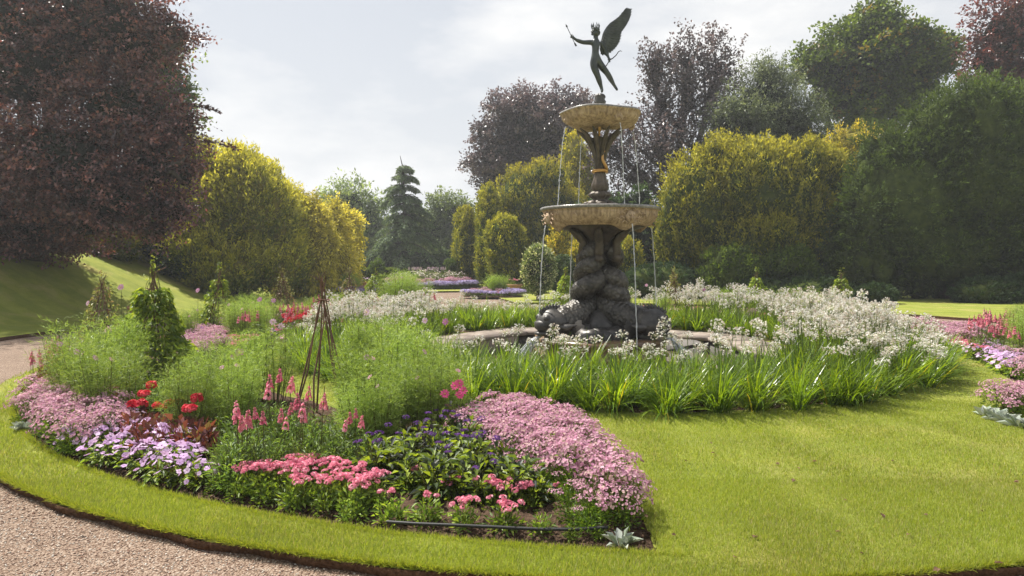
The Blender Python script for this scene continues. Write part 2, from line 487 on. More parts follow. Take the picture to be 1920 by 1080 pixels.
# ------------------------------------------------------------------ grass blades: nobody could count them
def blades(name, n, x0, x1, y0, y1, hgt, wid, keep):
    x = rng.uniform(x0, x1, n); y = rng.uniform(y0, y1, n)
    k = keep(x, y); x, y = x[k], y[k]; n = len(x)
    az = rng.uniform(0, 2 * PI, n); lean = rng.uniform(.1, .9, n)
    h = hgt * rng.uniform(.5, 1.25, n)
    D = np.stack([np.cos(az) * lean, np.sin(az) * lean + .15, np.ones(n)], 1); D = unit(D)
    S = np.stack([np.cos(az + 1.4), np.sin(az + 1.4), np.zeros(n)], 1) * (wid * rng.uniform(.6, 1.2, n))[:, None] * .5
    B = np.stack([x, y, np.full(n, -.004)], 1)
    V = np.stack([B - S, B + S, B + D * h[:, None]], 1).reshape(-1, 3)
    F = np.arange(3 * n).reshape(-1, 3)
    pn = .5 + .5 * np.sin(x * 1.7 + 1.3 * np.sin(y * 1.1)) * np.sin(y * 2.1 + np.sin(x * 1.9))
    c0 = np.array([.20, .26, .035]); c1 = np.array([.31, .35, .06]); c2 = np.array([.42, .38, .18])
    u = rng.uniform(0, 1, n)[:, None]
    col = c0 * (1 - u) + c1 * u
    dry = (rng.uniform(0, 1, n) < .05 + .16 * pn)[:, None]
    col = np.where(dry, c2 * rng.uniform(.7, 1.1, (n, 1)), col) * (1.0 + .18 * (1 - pn))[:, None]
    return V, F, col
def on_lawn(x, y):
    r, th = polar(x, y)
    w = redge(th) + .005
    return (r < w) & (r > 5.3) & ~in_bed(x, y, 0.012) & (np.abs(x) < y * .78 + .3)
g = Geo()
for (n, y0, y1, h, w) in ((420000, 3.2, 5.2, .034, .0042), (330000, 5.2, 8.0, .032, .006), (150000, 8.0, 13.5, .032, .010)):
    x0 = -y1 * .8; V, F, c = blades('b', n, x0, -x0, y0, y1, h, w, on_lawn); g.add(V, F, 0, c)
# a longer fringe along the cut edge and round the beds
def fringe(n, r, t0, t1, h):
    td_ = rng.uniform(t0, t1, n); t = np.radians(td_); rr = (redge(td_) - .01 if r is None else r) + rng.normal(0, .012, n)
    B = np.stack([FX + rr * np.cos(t), FY + rr * np.sin(t), np.full(n, -.012)], 1)
    D = np.stack([np.cos(t) * .5, np.sin(t) * .5, np.ones(n) * .6], 1) + rng.normal(0, .4, (n, 3))
    D[:, 2] = np.abs(D[:, 2]); D = unit(D); S = unit(np.cross(D, rnd_dir(n))) * .0024
    V = np.stack([B - S, B + S, B + D * (h * rng.uniform(.5, 1.4, n))[:, None]], 1).reshape(-1, 3)
    u = rng.uniform(0, 1, (n, 1)); g.add(V, np.arange(3 * n).reshape(-1, 3), 0, np.array([.20, .27, .022]) * (1 - u) + np.array([.36, .37, .07]) * u)
fringe(26000, None, 215, 300, .045)
fringe(14000, R_OUT + .015, 200, 266, .05)
M_GRASS = leaf_mat('grass_blade', trans=.45, rough=.5, spec=.25, tcol=(1.3, 1.25, .5), var=0)
tag(obj('grass', g.mesh('grass', M_GRASS)), 'short mown grass of the round lawn', 'grass', kind='stuff')

m, n, l = mat('thin_haze')
pv = nnode(n, 'ShaderNodeVolumePrincipled', {'Color': (.93, .95, 1, 1), 'Density': .0013, 'Anisotropy': .35})
ov = n.new('ShaderNodeOutputMaterial'); l.new(pv.outputs[0], ov.inputs['Volume'])
g = Geo(); box(g, (-150, -140, -1.5), (150, 165, 17.5))
hz_ = tag(obj('haze', g.mesh('haze', m)), 'thin summer haze hanging in the garden air', 'haze', kind='stuff')
# ------------------------------------------------------------------ loose stones lying in the gravel
def pebbles(n, y0, y1, size, g):
    x = rng.uniform(-5.5, 5.5, n); y = rng.uniform(y0, y1, n); r, th = polar(x, y)
    k = (r > redge(th) + .0) & (np.abs(x) < y * .8 + .2); x, y = x[k], y[k]; n = len(x)
    base = np.array([[1, 0, 0], [0, 1, 0], [-1, 0, 0], [0, -1, 0], [0, 0, 1], [.3, .2, -.7]], float)
    Fb = np.array([(0, 1, 4), (1, 2, 4), (2, 3, 4), (3, 0, 4), (1, 0, 5), (2, 1, 5), (3, 2, 5), (0, 3, 5)])
    sc_ = size * rng.uniform(.5, 1.3, (n, 1, 1)) * rng.uniform(.6, 1.2, (n, 1, 3)); sc_[:, :, 2] *= .7
    V = base[None] * sc_ + rng.normal(0, size * .12, (n, 6, 3))
    a = rng.uniform(0, 2 * PI, n); c, s = np.cos(a)[:, None], np.sin(a)[:, None]
    X = V[..., 0] * c - V[..., 1] * s; Y = V[..., 0] * s + V[..., 1] * c
    V = np.stack([X + x[:, None], Y + y[:, None], V[..., 2] + GZ + size * .25], -1).reshape(-1, 3)
    F = (np.arange(n)[:, None, None] * 6 + Fb[None]).reshape(-1, 3)
    pal = np.array([(.20, .13, .10), (.33, .23, .17), (.42, .31, .24), (.48, .42, .35), (.60, .55, .48), (.30, .16, .11)])
    ci = pal[rng.choice(6, n, p=[.14, .24, .28, .2, .08, .06])] * rng.uniform(.8, 1.15, (n, 1))
    g.add(V, F, 0, np.repeat(ci, 8, 0))
m, n, l = mat('pebble'); a = nnode(n, 'ShaderNodeAttribute', attribute_name='tint')
t = n.new('ShaderNodeTexCoord')
M_PEB = finish(m, n, l, principled(n, l, mixc(n, l, .5, a.outputs['Color'], ramp(n, l, noise(n, l, 90, 3, .6, t.outputs['Object']), [(.3, (.7, .7, .7)), (.7, (1.2, 1.2, 1.2))]), 'MULTIPLY'), .8, .2).outputs[0])
g = Geo()
pebbles(42000, 2.6, 4.6, .0075, g); pebbles(26000, 4.6, 6.6, .010, g)
tag(obj('gravel', g.mesh('gravel', M_PEB)), 'loose tan and brown pea gravel of the round path', 'gravel', kind='stuff')
# crumbs of soil by the front of the bed
g = Geo(); n = 5000
t = np.radians(rng.uniform(225, 264.7, n)); r = R_OUT - .02 - np.abs(rng.normal(0, .18, n))
for q in range(n // 10):
    c = (FX + r[q] * math.cos(t[q]), FY + r[q] * math.sin(t[q]), -.02 + rng.uniform(0, .012))
    blob(g, c, rng.uniform(.006, .017, 3), 0, (1, 1, 1), 6, 5, .2)
tag(obj('soil_crumbs', g.mesh('soil_crumbs', M_SOIL)), 'loose crumbs of brown soil along the bed edge', 'soil', kind='stuff')

# ================================================================== pool and fountain
def zpx(y): return 6.425 - y / 101.6
def bronze(name, c1, c2, scales=False, rough=.42):
    m, n, l = mat(name)
    t = n.new('ShaderNodeTexCoord'); v = t.outputs['Object']
    f = noise(n, l, 5, 6, .65, v); f2 = noise(n, l, 28, 4, .6, v)
    c = ramp(n, l, f, [(.35, c1), (.7, c2)])
    c = mixc(n, l, ramp(n, l, f2, [(.62, (0, 0, 0)), (.78, (1, 1, 1))]), c, (.10, .115, .10))
    nb = bump(n, l, f2, .5, .01)
    if scales:
        vo = nnode(n, 'ShaderNodeTexVoronoi', {'Scale': 17}); l.new(v, vo.inputs['Vector'])
        c = mixc(n, l, .8, c, ramp(n, l, vo.outputs['Distance'], [(.25, (1.15, 1.15, 1.1)), (.6, (.62, .62, .62))]), 'MULTIPLY')
        nb = bump(n, l, vo.outputs['Distance'], .9, .02, nb)
    p = principled(n, l, c, rough, .5, .35, nb)
    return finish(m, n, l, p.outputs[0])
M_BRONZE = bronze('weathered_bronze', (.040, .038, .036), (.12, .11, .10))
M_SCALE = bronze('scaly_bronze', (.045, .041, .037), (.15, .135, .115), True, .42)
M_COLUMN = bronze('brown_bronze', (.045, .036, .027), (.14, .11, .082), False, .5)
M_CUPID = bronze('patinated_bronze', (.030, .036, .036), (.085, .095, .092), False, .38)
def stone_mat(name, a, b, c_, streak=True):
    m, n, l = mat(name)
    t = n.new('ShaderNodeTexCoord'); v = t.outputs['Object']
    f = noise(n, l, 7, 7, .65, v)
    c = ramp(n, l, f, [(.3, a), (.55, b), (.8, c_)])
    mp_ = nnode(n, 'ShaderNodeMapping', {'Scale': (14, 14, 1.2)}); l.new(v, mp_.inputs[0])
    st = noise(n, l, 1.6, 5, .65, mp_.outputs[0])
    c = mixc(n, l, .75, c, ramp(n, l, st, [(.36, (.36, .31, .26)), (.58, (1.08, 1.05, 1.0))]), 'MULTIPLY')
    p = principled(n, l, c, .75, .3, 0, bump(n, l, noise(n, l, 38, 5, .6, v), .6, .01))
    return finish(m, n, l, p.outputs[0])
M_MARBLE = stone_mat('golden_marble', (.34, .245, .155), (.52, .39, .265), (.66, .52, .38))
M_GOLD = simple('gilt_bronze', (.42, .22, .06), (.62, .36, .12), 14, .35, .5, .3, .003, .6)
M_SLAB = simple('stone_slab', (.17, .135, .115), (.33, .275, .235), 5, .85, .2, .5, .006)
M_SLABD = simple('wet_stone_face', (.035, .028, .024), (.10, .08, .068), 5, .6, .35, .5, .006)
M_PLINTH = simple('brown_marble', (.10, .055, .03), (.26, .16, .09), 4, .3, .5, .3, .004)
M_WETRIM = simple('wet_grey_rim', (.10, .095, .088), (.32, .30, .27), 22, .22, .6, .5, .004)
m, n, l = mat('water_stream')
gl = nnode(n, 'ShaderNodeBsdfPrincipled', {'Base Color': (.95, .97, 1, 1), 'Roughness': .15, 'Transmission Weight': .45, 'IOR': 1.33})
M_STREAM = finish(m, n, l, gl.outputs[0])
m, n, l = mat('pool_water')
t = n.new('ShaderNodeTexCoord')
f = noise(n, l, 7, 4, .6, t.outputs['Object'], .4)
p = principled(n, l, (.10, .085, .045), .06, .5, 0, bump(n, l, f, .35, .03))
M_WATER = finish(m, n, l, p.outputs[0])

NP = 8; ROT = R(22.5 + 6)
def octo(r, z): return [(FX + r * math.cos(ROT + k * PI / 4), FY + r * math.sin(ROT + k * PI / 4), z) for k in range(NP)]
pool = thing('stone_pool', 'octagonal sunken pool edged with brown stone slabs round the fountain', 'pool', (FX, FY, 0))
def rel(vs): return [(x - FX, y - FY, z) for x, y, z in vs]
A_I, A_O = 2.72, 3.62
for k in range(NP):
    for h in range(3):
        g = Geo(); gap = .006
        def pt(r, f):
            a, b = np.array(octo(r, 0))[k], np.array(octo(r, 0))[(k + 1) % NP]
            return a + (b - a) * f
        f0, f1 = h / 3 + gap * .5, (h + 1) / 3 - gap * .5
        dz = rng.uniform(-.003, .004)
        q = [pt(A_I - .04, f0), pt(A_I - .04, f1), pt(A_O, f1), pt(A_O, f0)]
        top = [(x - FX, y - FY, .045 + dz) for x, y, _ in q]; bot = [(x - FX, y - FY, -.03) for x, y, _ in q]
        V = top + bot
        g.add(V, np.array([(0, 3, 2, 1), (4, 5, 6, 7), (0, 1, 5, 4), (1, 2, 6, 5), (2, 3, 7, 6), (3, 0, 4, 7)]))
        o = obj('coping_slab', g.mesh('coping_slab', M_SLAB), pool)
g = Geo()
vi = rel(octo(A_I, -.032)) + rel(octo(A_I, -.62)) + rel(octo(A_O - .05, -.032)) + rel(octo(A_O - .05, -.62))
F = [(k, (k + 1) % 8, 8 + (k + 1) % 8, 8 + k) for k in range(8)] + [(16 + (k + 1) % 8, 16 + k, 24 + k, 24 + (k + 1) % 8) for k in range(8)]
F += [(k, 16 + k, 16 + (k + 1) % 8, (k + 1) % 8) for k in range(8)]
g.add(vi, np.array(F)); obj('pool_wall', g.mesh('pool_wall', M_SLABD), pool)
g = Geo(); lathe(g, [(2.72, -.5), (2.4, -.5), (0.01, -.5)], 8, c=(0, 0, -.1)); 
obj('pool_floor', g.mesh('pool_floor', M_SLABD), pool)
g = Geo()
rr = np.linspace(.02, 1.0, 26); th = np.arange(96) * 2 * PI / 96; V = []
apo = lambda a: A_I * math.cos(PI / 8) / np.cos(((a - ROT) % (PI / 4)) - PI / 8)
for q in rr:
    rad = q * (apo(th) - .002); x = rad * np.cos(th); y = rad * np.sin(th)
    z = -.30 + .008 * np.sin(rad * 14) * np.sin(th * 4 + rad) + .006 * np.sin(x * 9 + y * 5)
    V.append(np.stack([x, y, z], 1))
V = np.concatenate(V); F = [(i * 96 + k, (i + 1) * 96 + k, (i + 1) * 96 + (k + 1) % 96, i * 96 + (k + 1) % 96) for i in range(25) for k in range(96)]
g.add(V, F)
w = obj('pool_water', g.mesh('pool_water', M_WATER, True), None, (FX, FY, 0)); tag(w, kind='structure')

ft = thing('fountain', 'tiered fountain with twisted bronze sea monsters and two carved golden basins', 'fountain', (FX, FY, 0))
g = Geo()
pr = [(1.18, -.62), (1.18, -.12), (1.25, -.10), (1.25, -.05), (1.16, -.03), (1.16, .13), (1.24, .15), (1.24, .21), (1.0, .23), (.01, .23)]
lathe(g, pr, 8, mod=lambda t, r, z, i: (r, z))
V = g.V[0].copy(); a = ROT; V[:, :2] = V[:, :2] @ np.array([[math.cos(a), math.sin(a)], [-math.sin(a), math.cos(a)]]); g.V[0] = V
obj('plinth', g.mesh('plinth', M_PLINTH), ft)

# three sea monsters, heads down, tails coiled round each other up to the shell
def monster(a0, parent, way=1, dr=0.0, turn=395):
    # neck runs in from the head, then the body plaits with the other two
    ts = np.linspace(0, 1, 54); pts = []; rad = []
    def plait(u):
        ph = way + R(turn) * u; A = .36 - .13 * u; B = .22 - .07 * u
        x, y = A * math.sin(ph), B * math.sin(2 * ph)
        c, s = math.cos(dr), math.sin(dr)
        return np.array([x * c - y * s, x * s + y * c, .86 + 1.28 * u])
    p0 = np.array([1.02 * math.cos(a0), 1.02 * math.sin(a0), .48]); p1 = np.array([.52 * math.cos(a0), .52 * math.sin(a0), .50]); p2 = plait(0)
    for t in ts:
        if t < .22:
            u = t / .22; pts.append((1 - u) ** 2 * p0 + 2 * u * (1 - u) * p1 + u * u * p2)
        else: pts.append(plait((t - .22) / .78))
        rad.append(float(np.interp(t, [0, .05, .16, .28, .5, .7, .88, 1], [.23, .29, .26, .195, .18, .155, .12, .09])))
    pts = np.array(pts); pts[9:18] = (pts[8:17] + pts[9:18] + pts[10:19]) / 3
    # overlapping scales raised along the body, a smoother belly, ribs across
    tt = np.linspace(0, 1, 230); o_ = np.linspace(0, 1, len(pts)); hp = np.stack([np.interp(tt, o_, pts[:, j]) for j in range(3)], 1); hr = np.interp(tt, o_, rad); SG = 44
    for _ in range(4): hp[1:-1] = (hp[:-2] + hp[1:-1] * 2 + hp[2:]) / 4
    g = Geo(); tube(g, hp, hr, SG, cap=False); V = g.V[0].reshape(230, SG, 3); al = (np.arange(230)[:, None] / 230 * 62); ar = np.arange(SG)[None] / SG * 22
    row = np.floor(al); fr = al - row; ph = (ar + (row % 2) * .5) % 1.0
    hgt = .020 * (1 - fr) * np.clip(1 - np.abs(ph - .5) * 1.6 - fr * .3, 0, 1) + .006 * np.sin(al * .7)
    V += ((V - hp[:, None]) / hr[:, None, None] * (hgt * np.interp(tt, [0, .12, .9, 1], [.3, 1, 1, .4])[:, None])[..., None]).astype(np.float32)
    g.V[0] = V.reshape(-1, 3)
    body = obj('sea_monster', g.mesh('sea_monster', M_SCALE, True), parent)
    # head: brow, snout, lips, eyes, crest
    d = np.array([math.cos(a0), math.sin(a0), 0]); s = np.array([-d[1], d[0], 0]); up = np.array([0, 0, 1.])
    M = np.stack([d, s, up], 1)
    h = Geo(); c = d * .98 + up * .50
    blob(h, c, (.30, .30, .27), 0, (1, 1, 1), 20, 13, .05, 4, M)
    blob(h, c + d * .20 - up * .03, (.15, .19, .12), 0, (1, 1, 1), 14, 9, .06, 5, M)
    blob(h, c + d * .17 - up * .17, (.19, .17, .055), 0, (1, 1, 1), 14, 7, .04, 5, M)
    for q in (-1, 1):
        blob(h, c + d * .19 + s * .15 * q + up * .10, (.07, .07, .065), 0, (1, 1, 1), 10, 7, 0, 3, M)
        pts = [c + s * .24 * q - up * .04, c + s * .34 * q - d * .10 - up * .06, c + s * .42 * q - d * .26 - up * .01]
        tube(h, pts, [.05, .07, .01], 8)
    obj('head', h.mesh('head', M_BRONZE, True), body)
    for k in range(11):
        t = k / 10; ang = R(100 - 125 * t) ; 
        base = c - d * (.32 * math.cos(PI - ang) ) * 1.0 + up * .27 * math.sin(ang) if False else c + d * (-.30 + .52 * t) + up * (.27 * math.sqrt(max(0, 1 - ((-.30 + .52 * t) / .33) ** 2)))
        n_ = unit(base - c + up * .05); g2 = Geo()
        tube(g2, [base - n_ * .03, base + n_ * .03, base + n_ * .085 - d * .03], [.042, .034, .004], 5)
        obj('crest_spine', g2.mesh('crest_spine', M_BRONZE, True), body)
    for q in (-1, 1):    # side fin, ribbed
        g3 = Geo(); root = c - d * .22 + s * .22 * q - up * .10; V = []; n_ = 9
        for k in range(n_):
            f = k / (n_ - 1); ang = R(-30 + 95 * f)
            tip = root + (s * q * math.cos(ang) - d * .25 + up * math.sin(ang) * .7) * (.36 + .05 * (k % 2)) + up * -.05
            V += [root + up * .05 * (f - .5), tip]
        F = [(2 * k, 2 * k + 1, 2 * k + 3, 2 * k + 2) for k in range(n_ - 1)]
        V = np.array(V); g3.add(V, F); g3.add(V + np.array([0, 0, -.012]), np.array(F)[:, ::-1])
        obj('fin', g3.mesh('fin', M_BRONZE), body)
    return body
HEADS = (R(204), R(332), R(86))
for a0, w_, dr_, tn_ in zip(HEADS, (R(204), R(332) + .6, R(86)), (.25, .25, .25), (410, 410, 410)): monster(a0, ft, w_, dr_, tn_)
# rocks under the heads
g = Geo()
for k in range(16):
    a = k * 2 * PI / 16 + rng.uniform(-.1, .1); r = rng.uniform(.45, .95)
    blob(g, (r * math.cos(a), r * math.sin(a), .25), (.24, .24, rng.uniform(.12, .22)), 0, (1, 1, 1), 10, 7, .2, 4)
blob(g, (0, 0, .40), (.42, .42, .34), 0, (1, 1, 1), 16, 9, .12, 5)
obj('rock_base', g.mesh('rock_base', M_BRONZE, True), ft)
# shells and figures holding the lower basin
g = Geo()
lathe(g, [(.10, 1.0), (.12, 1.6), (.17, 1.85), (.26, 2.0), (.46, 2.14), (.72, 2.24), (.70, 2.27), (.2, 2.28)], 48,
      mod=lambda t, r, z, i: (r * (1 + (.13 if 2 <= i <= 5 else 0) * np.cos(t * 6)) * (1 + .03 * np.cos(t * 24)), z))
obj('shell_column', g.mesh('shell_column', M_COLUMN, True), ft)
for k in range(6):
    a = k * PI / 3 + .35; c, s = math.cos(a), math.sin(a); g = Geo()
    tube(g, [(.30 * c, .30 * s, 1.62), (.36 * c, .36 * s, 1.78), (.34 * c, .34 * s, 1.95), (.44 * c, .44 * s, 2.08), (.60 * c, .60 * s, 2.18)], [.06, .085, .075, .085, .04], 10)
    blob(g, (.37 * c, .37 * s, 1.66), (.075, .075, .085), 0, (1, 1, 1), 10, 7, .08)
    obj('bracket', g.mesh('bracket', M_COLUMN, True), ft)

def basin(name, r0, zr, depth, rin_, gad, hang):
    """carved bowl: rolled rim, concave neck, gadrooned band, underside"""
    g = Geo()
    prof = [(r0 * .90, zr - .10), (r0 * .95, zr - .02), (r0 * .985, zr), (r0, zr - .012), (r0 * 1.005, zr - .035), (r0 * .99, zr - .06)]
    lathe(g, prof, 200, 1, mod=lambda t, r, z, i: (r + (.006 * np.cos(t * 90) if i >= 3 else 0), z))
    i0 = [(r0 * .985, zr - .058), (r0 * .955, zr - .075), (r0 * .945, zr - .105), (r0 * .955, zr - .125)]
    lathe(g, i0, 200, 0)
    def md(t, r, z, i):
        k = math.sin(min(1, i / 6) * PI)
        sw = hang * np.clip(np.cos(4 * (t - R(22))), 0, 1) ** 3            # the rim dips at the four masks
        rr_ = r + .016 * k * np.abs(np.cos(t * gad)) - .008 * k
        return rr_, z - sw * (i / 6)
    lo = [(r0 * (.955 - .012 * i - .10 * (i / 6) ** 3), zr - .122 - depth * i / 6) for i in range(7)]
    lathe(g, lo, 280, 0, mod=md)
    e = lo[-1]
    und = [(e[0], e[1]), (e[0] - .04, e[1] - .0), (rin_ + .2, e[1] + .04), (rin_, e[1] + .02), (.05, e[1] + .03)]
    lathe(g, und, 280, 0, mod=lambda t, r, z, i: (r, z - (hang * np.clip(np.cos(4 * (t - R(22))), 0, 1) ** 3 if i <= 1 else 0)))
    lathe(g, [(r0 * .90, zr - .10), (r0 * .5, zr - .13), (.05, zr - .14)], 64, 1)
    b = obj(name, g.mesh(name, [M_MARBLE, M_WETRIM], True), ft)
    for k in range(4):      # lion-like mask over each spout
        a = R(22) + k * PI / 2; d = np.array([math.cos(a), math.sin(a), 0]); s = np.array([-d[1], d[0], 0]); up = np.array([0, 0, 1.]); M = np.stack([d, s, up], 1)
        h = Geo(); c = d * (r0 * .965) + up * (zr - .12 - depth * .45); q = depth / .24
        blob(h, c, (.05, .11 * q, .11 * q), 0, (1, 1, 1), 14, 9, .1, 6, M)
        blob(h, c + d * .04 - up * .02, (.04, .035, .05), 0, (1, 1, 1), 10, 7, 0, 4, M)
        for e_ in (-1, 1):
            blob(h, c + d * .03 + s * .04 * e_ + up * .035, (.03, .03, .022), 0, (1, 1, 1), 8, 6, 0, 4, M)
            for w_ in range(4):
                a2 = R(-60 + 45 * w_); cc = c + s * e_ * (.12 * math.cos(a2) + .02) * q + up * .12 * math.sin(a2) * q
                tube(h, [cc, cc + s * e_ * .05 + up * .03, cc + s * e_ * .10 - up * .01, cc + s * e_ * .15 + up * .02], [.011, .012, .009, .003], 6)
        obj('mask', h.mesh('mask', M_MARBLE, True), b)
    if depth > .2:
        for k in range(4):  # scrolls between the masks
            a = R(22 + 26) + k * PI / 2
            for sg in (-1, 1):
                pts = []; h = Geo()
                for i in range(15):
                    u = i / 14 * 3.6; rr2 = .075 * (1 - i / 18); aa = a + sg * .16 + sg * rr2 * math.cos(u) / r0
                    pts.append((r0 * .968 * math.cos(aa), r0 * .968 * math.sin(aa), zr - .2 + rr2 * math.sin(u)))
                tube(h, pts, .011, 5)
                obj('scroll', h.mesh('scroll', M_MARBLE, True), b)
    return b
basin('lower_basin', 1.10, zpx(390), .22, .60, 26, .10)
# upper basin, a shallower saucer
def basin2():
    g = Geo(); r0 = .75; zr = zpx(211)
    wavy = lambda t, r, z, i: (r * (1 + .018 * np.cos(4 * (t - R(22)))), z - .018 * np.cos(4 * (t - R(22))) * 1.0)
    lathe(g, [(.60, zr - .08), (.70, zr - .015), (.73, zr), (.75, zr - .012), (.752, zr - .035)], 160, 1, mod=wavy)
    def md(t, r, z, i):
        r, z = wavy(t, r, z, i); k = math.sin(min(1, i / 7) * PI)
        return r + .012 * k * np.abs(np.cos(t * 20)) , z
    lathe(g, [(.75, zr - .032), (.73, zr - .06), (.70, zr - .08), (.70, zr - .11), (.68, zr - .16), (.62, zr - .21), (.54, zr - .245), (.42, zr - .27), (.30, zr - .28), (.08, zr - .29)], 240, 0, mod=md)
    lathe(g, [(.60, zr - .08), (.3, zr - .1), (.04, zr - .1)], 48, 1)
    b = obj('upper_basin', g.mesh('upper_basin', [M_MARBLE, M_WETRIM], True), ft)
    for k in range(4):
        a = R(22) + k * PI / 2; d = np.array([math.cos(a), math.sin(a), 0]); s = np.array([-d[1], d[0], 0]); up = np.array([0, 0, 1.]); M = np.stack([d, s, up], 1)
        h = Geo(); c = d * .67 + up * (zr - .19)
        blob(h, c, (.05, .09, .085), 0, (1, 1, 1), 12, 9, .12, 6, M); blob(h, c + d * .05 - up * .01, (.025, .03, .035), 0, (1, 1, 1), 8, 6, 0, 4, M)
        for e_ in (-1, 1):
            pts = [c + s * e_ * .07 + up * .03, c + s * e_ * .14 - d * .03 + up * .05, c + s * e_ * .22 - d * .07 + up * .03]; tube(h, pts, [.02, .022, .006], 6)
        obj('mask', h.mesh('mask', M_MARBLE, True), b)
    return b
basin2()
# fluted stem spreading like palm stalks under the upper basin
g = Geo()
zz = [(260, .20), (268, .165), (280, .125), (295, .09), (315, .08), (325, .095), (335, .115), (345, .15), (352, .155), (358, .13), (362, .11)]
lathe(g, [(r, zpx(y)) for y, r in reversed(zz)], 96, mod=lambda t, r, z, i: (r * (1 + .12 * np.abs(np.cos(t * 4.5)) - .06), z))
obj('stem', g.mesh('stem', M_COLUMN, True), ft)
for k in range(9):
    a = k * 2 * PI / 9 + .1; g = Geo(); pts = []
    for y, r in ((322, .065), (302, .078), (286, .11), (272, .165), (260, .24), (251, .33), (244, .43)): pts.append((r * math.cos(a), r * math.sin(a), zpx(y)))
    tube(g, pts, [.03, .034, .038, .042, .045, .035, .012], 7); obj('palm_stalk', g.mesh('palm_stalk', M_COLUMN, True), ft)
g = Geo()
lathe(g, [(.06, zpx(386)), (.20, zpx(386)), (.25, zpx(383)), (.22, zpx(378)), (.12, zpx(374)), (.17, zpx(371)), (.21, zpx(366)), (.16, zpx(361)), (.10, zpx(357)), (.05, zpx(356))], 64, mod=lambda t, r, z, i: (r * (1 + .08 * np.cos(t * 10)), z))
for k in range(8):
    a = k * PI / 4; c = (.22 * math.cos(a), .22 * math.sin(a), zpx(383)); blob(g, c, (.10, .10, .045), 0, (1, 1, 1), 10, 6, .15)
obj('stem_foot', g.mesh('stem_foot', M_COLUMN, True), ft)
# gilded snake: a ring round the stem, its neck climbing the right side
g = Geo(); pts = []
for i in range(30):
    u = i / 29
    if u < .62: a = R(-120) + R(450) * u / .62; r = .125; z = zpx(322) + .02 * u
    else:
        v = (u - .62) / .38; a = R(330) - R(45) * math.sin(v * 2.6); r = .13 + .02 * math.sin(v * 6); z = zpx(322) + .012 + .36 * v
    pts.append((r * math.cos(a), r * math.sin(a), z))
tube(g, pts, np.interp(np.linspace(0, 1, 30), [0, .1, .6, .9, 1], [.012, .03, .032, .024, .01]), 9)
obj('snake', g.mesh('snake', M_GOLD, True), ft)
g = Geo(); a = R(-100); tube(g, [(.30 * math.cos(a), .30 * math.sin(a), zpx(243)), (.24 * math.cos(a), .24 * math.sin(a), zpx(259))], [.03, .018], 8)
obj('gilt_tongue', g.mesh('gilt_tongue', M_GOLD, True), ft)
g = Geo()
lathe(g, [(.02, zpx(212)), (.13, zpx(209)), (.10, zpx(205)), (.075, zpx(200)), (.095, zpx(195)), (.105, zpx(190)), (.08, zpx(186)), (.10, zpx(182)), (.085, zpx(178)), (.05, zpx(176)), (.0, zpx(176))], 40, mod=lambda t, r, z, i: (r * (1 + .07 * np.cos(t * 8)), z))
obj('statue_pedestal', g.mesh('statue_pedestal', M_BRONZE, True), ft)

# water falling in thin broken threads
def stream(a, r0, z0, r1, z1, w):
    g = Geo(); n_ = 40; pts = []; rad = []
    for i in range(n_ + 1):
        t = i / n_; r = r0 + (r1 - r0) * t; z = z0 + (z1 - z0) * t ** 1.75
        pts.append((r * math.cos(a) + rng.normal(0, .003), r * math.sin(a) + rng.normal(0, .003), z)); rad.append(w * (1 + .5 * math.sin(i * 2.4) * t + rng.uniform(-.25, .25)))
    tube(g, pts, rad, 5)
    for q in range(14):
        t = rng.uniform(.35, 1); r = r0 + (r1 - r0) * t; z = z0 + (z1 - z0) * t ** 1.75
        blob(g, (r * math.cos(a) + rng.normal(0, .02), r * math.sin(a) + rng.normal(0, .02), z), .006, 0, (1, 1, 1), 5, 4)
    obj('water_stream', g.mesh('water_stream', M_STREAM, True), ft)
for k in range(4):
    a = R(22) + k * PI / 2
    stream(a, .70, zpx(243), .86, zpx(388), .0075); stream(a, 1.10, zpx(425), 1.27, -.29 if k == 3 else -.29, .0095)
for a0 in HEADS:   # jets from the mouths, breaking up as they land
    g = Geo(); d = np.array([math.cos(a0), math.sin(a0)])
    for q in range(46):
        sp = rng.uniform(-.11, .11); v0 = rng.uniform(.45, .72); pts = []
        for i in range(7):
            t = i / 6; rr_ = 1.12 + v0 * t; off = sp * t + rng.normal(0, .006)
            pts.append((rr_ * d[0] - off * d[1], rr_ * d[1] + off * d[0], .30 + .04 * t - .62 * t * t + rng.normal(0, .006)))
        tube(g, pts, rng.uniform(.003, .009), 4, cap=False)
    for q in range(160):
        rr_ = rng.normal(1.75, .16); off = rng.normal(0, .16)
        blob(g, (rr_ * d[0] - off * d[1], rr_ * d[1] + off * d[0], -.29 + abs(rng.normal(0, .07))), rng.uniform(.004, .012), 0, (1, 1, 1), 5, 4)
    tag(obj('water_jet', g.mesh('water_jet', M_STREAM, True), ft), kind='stuff')

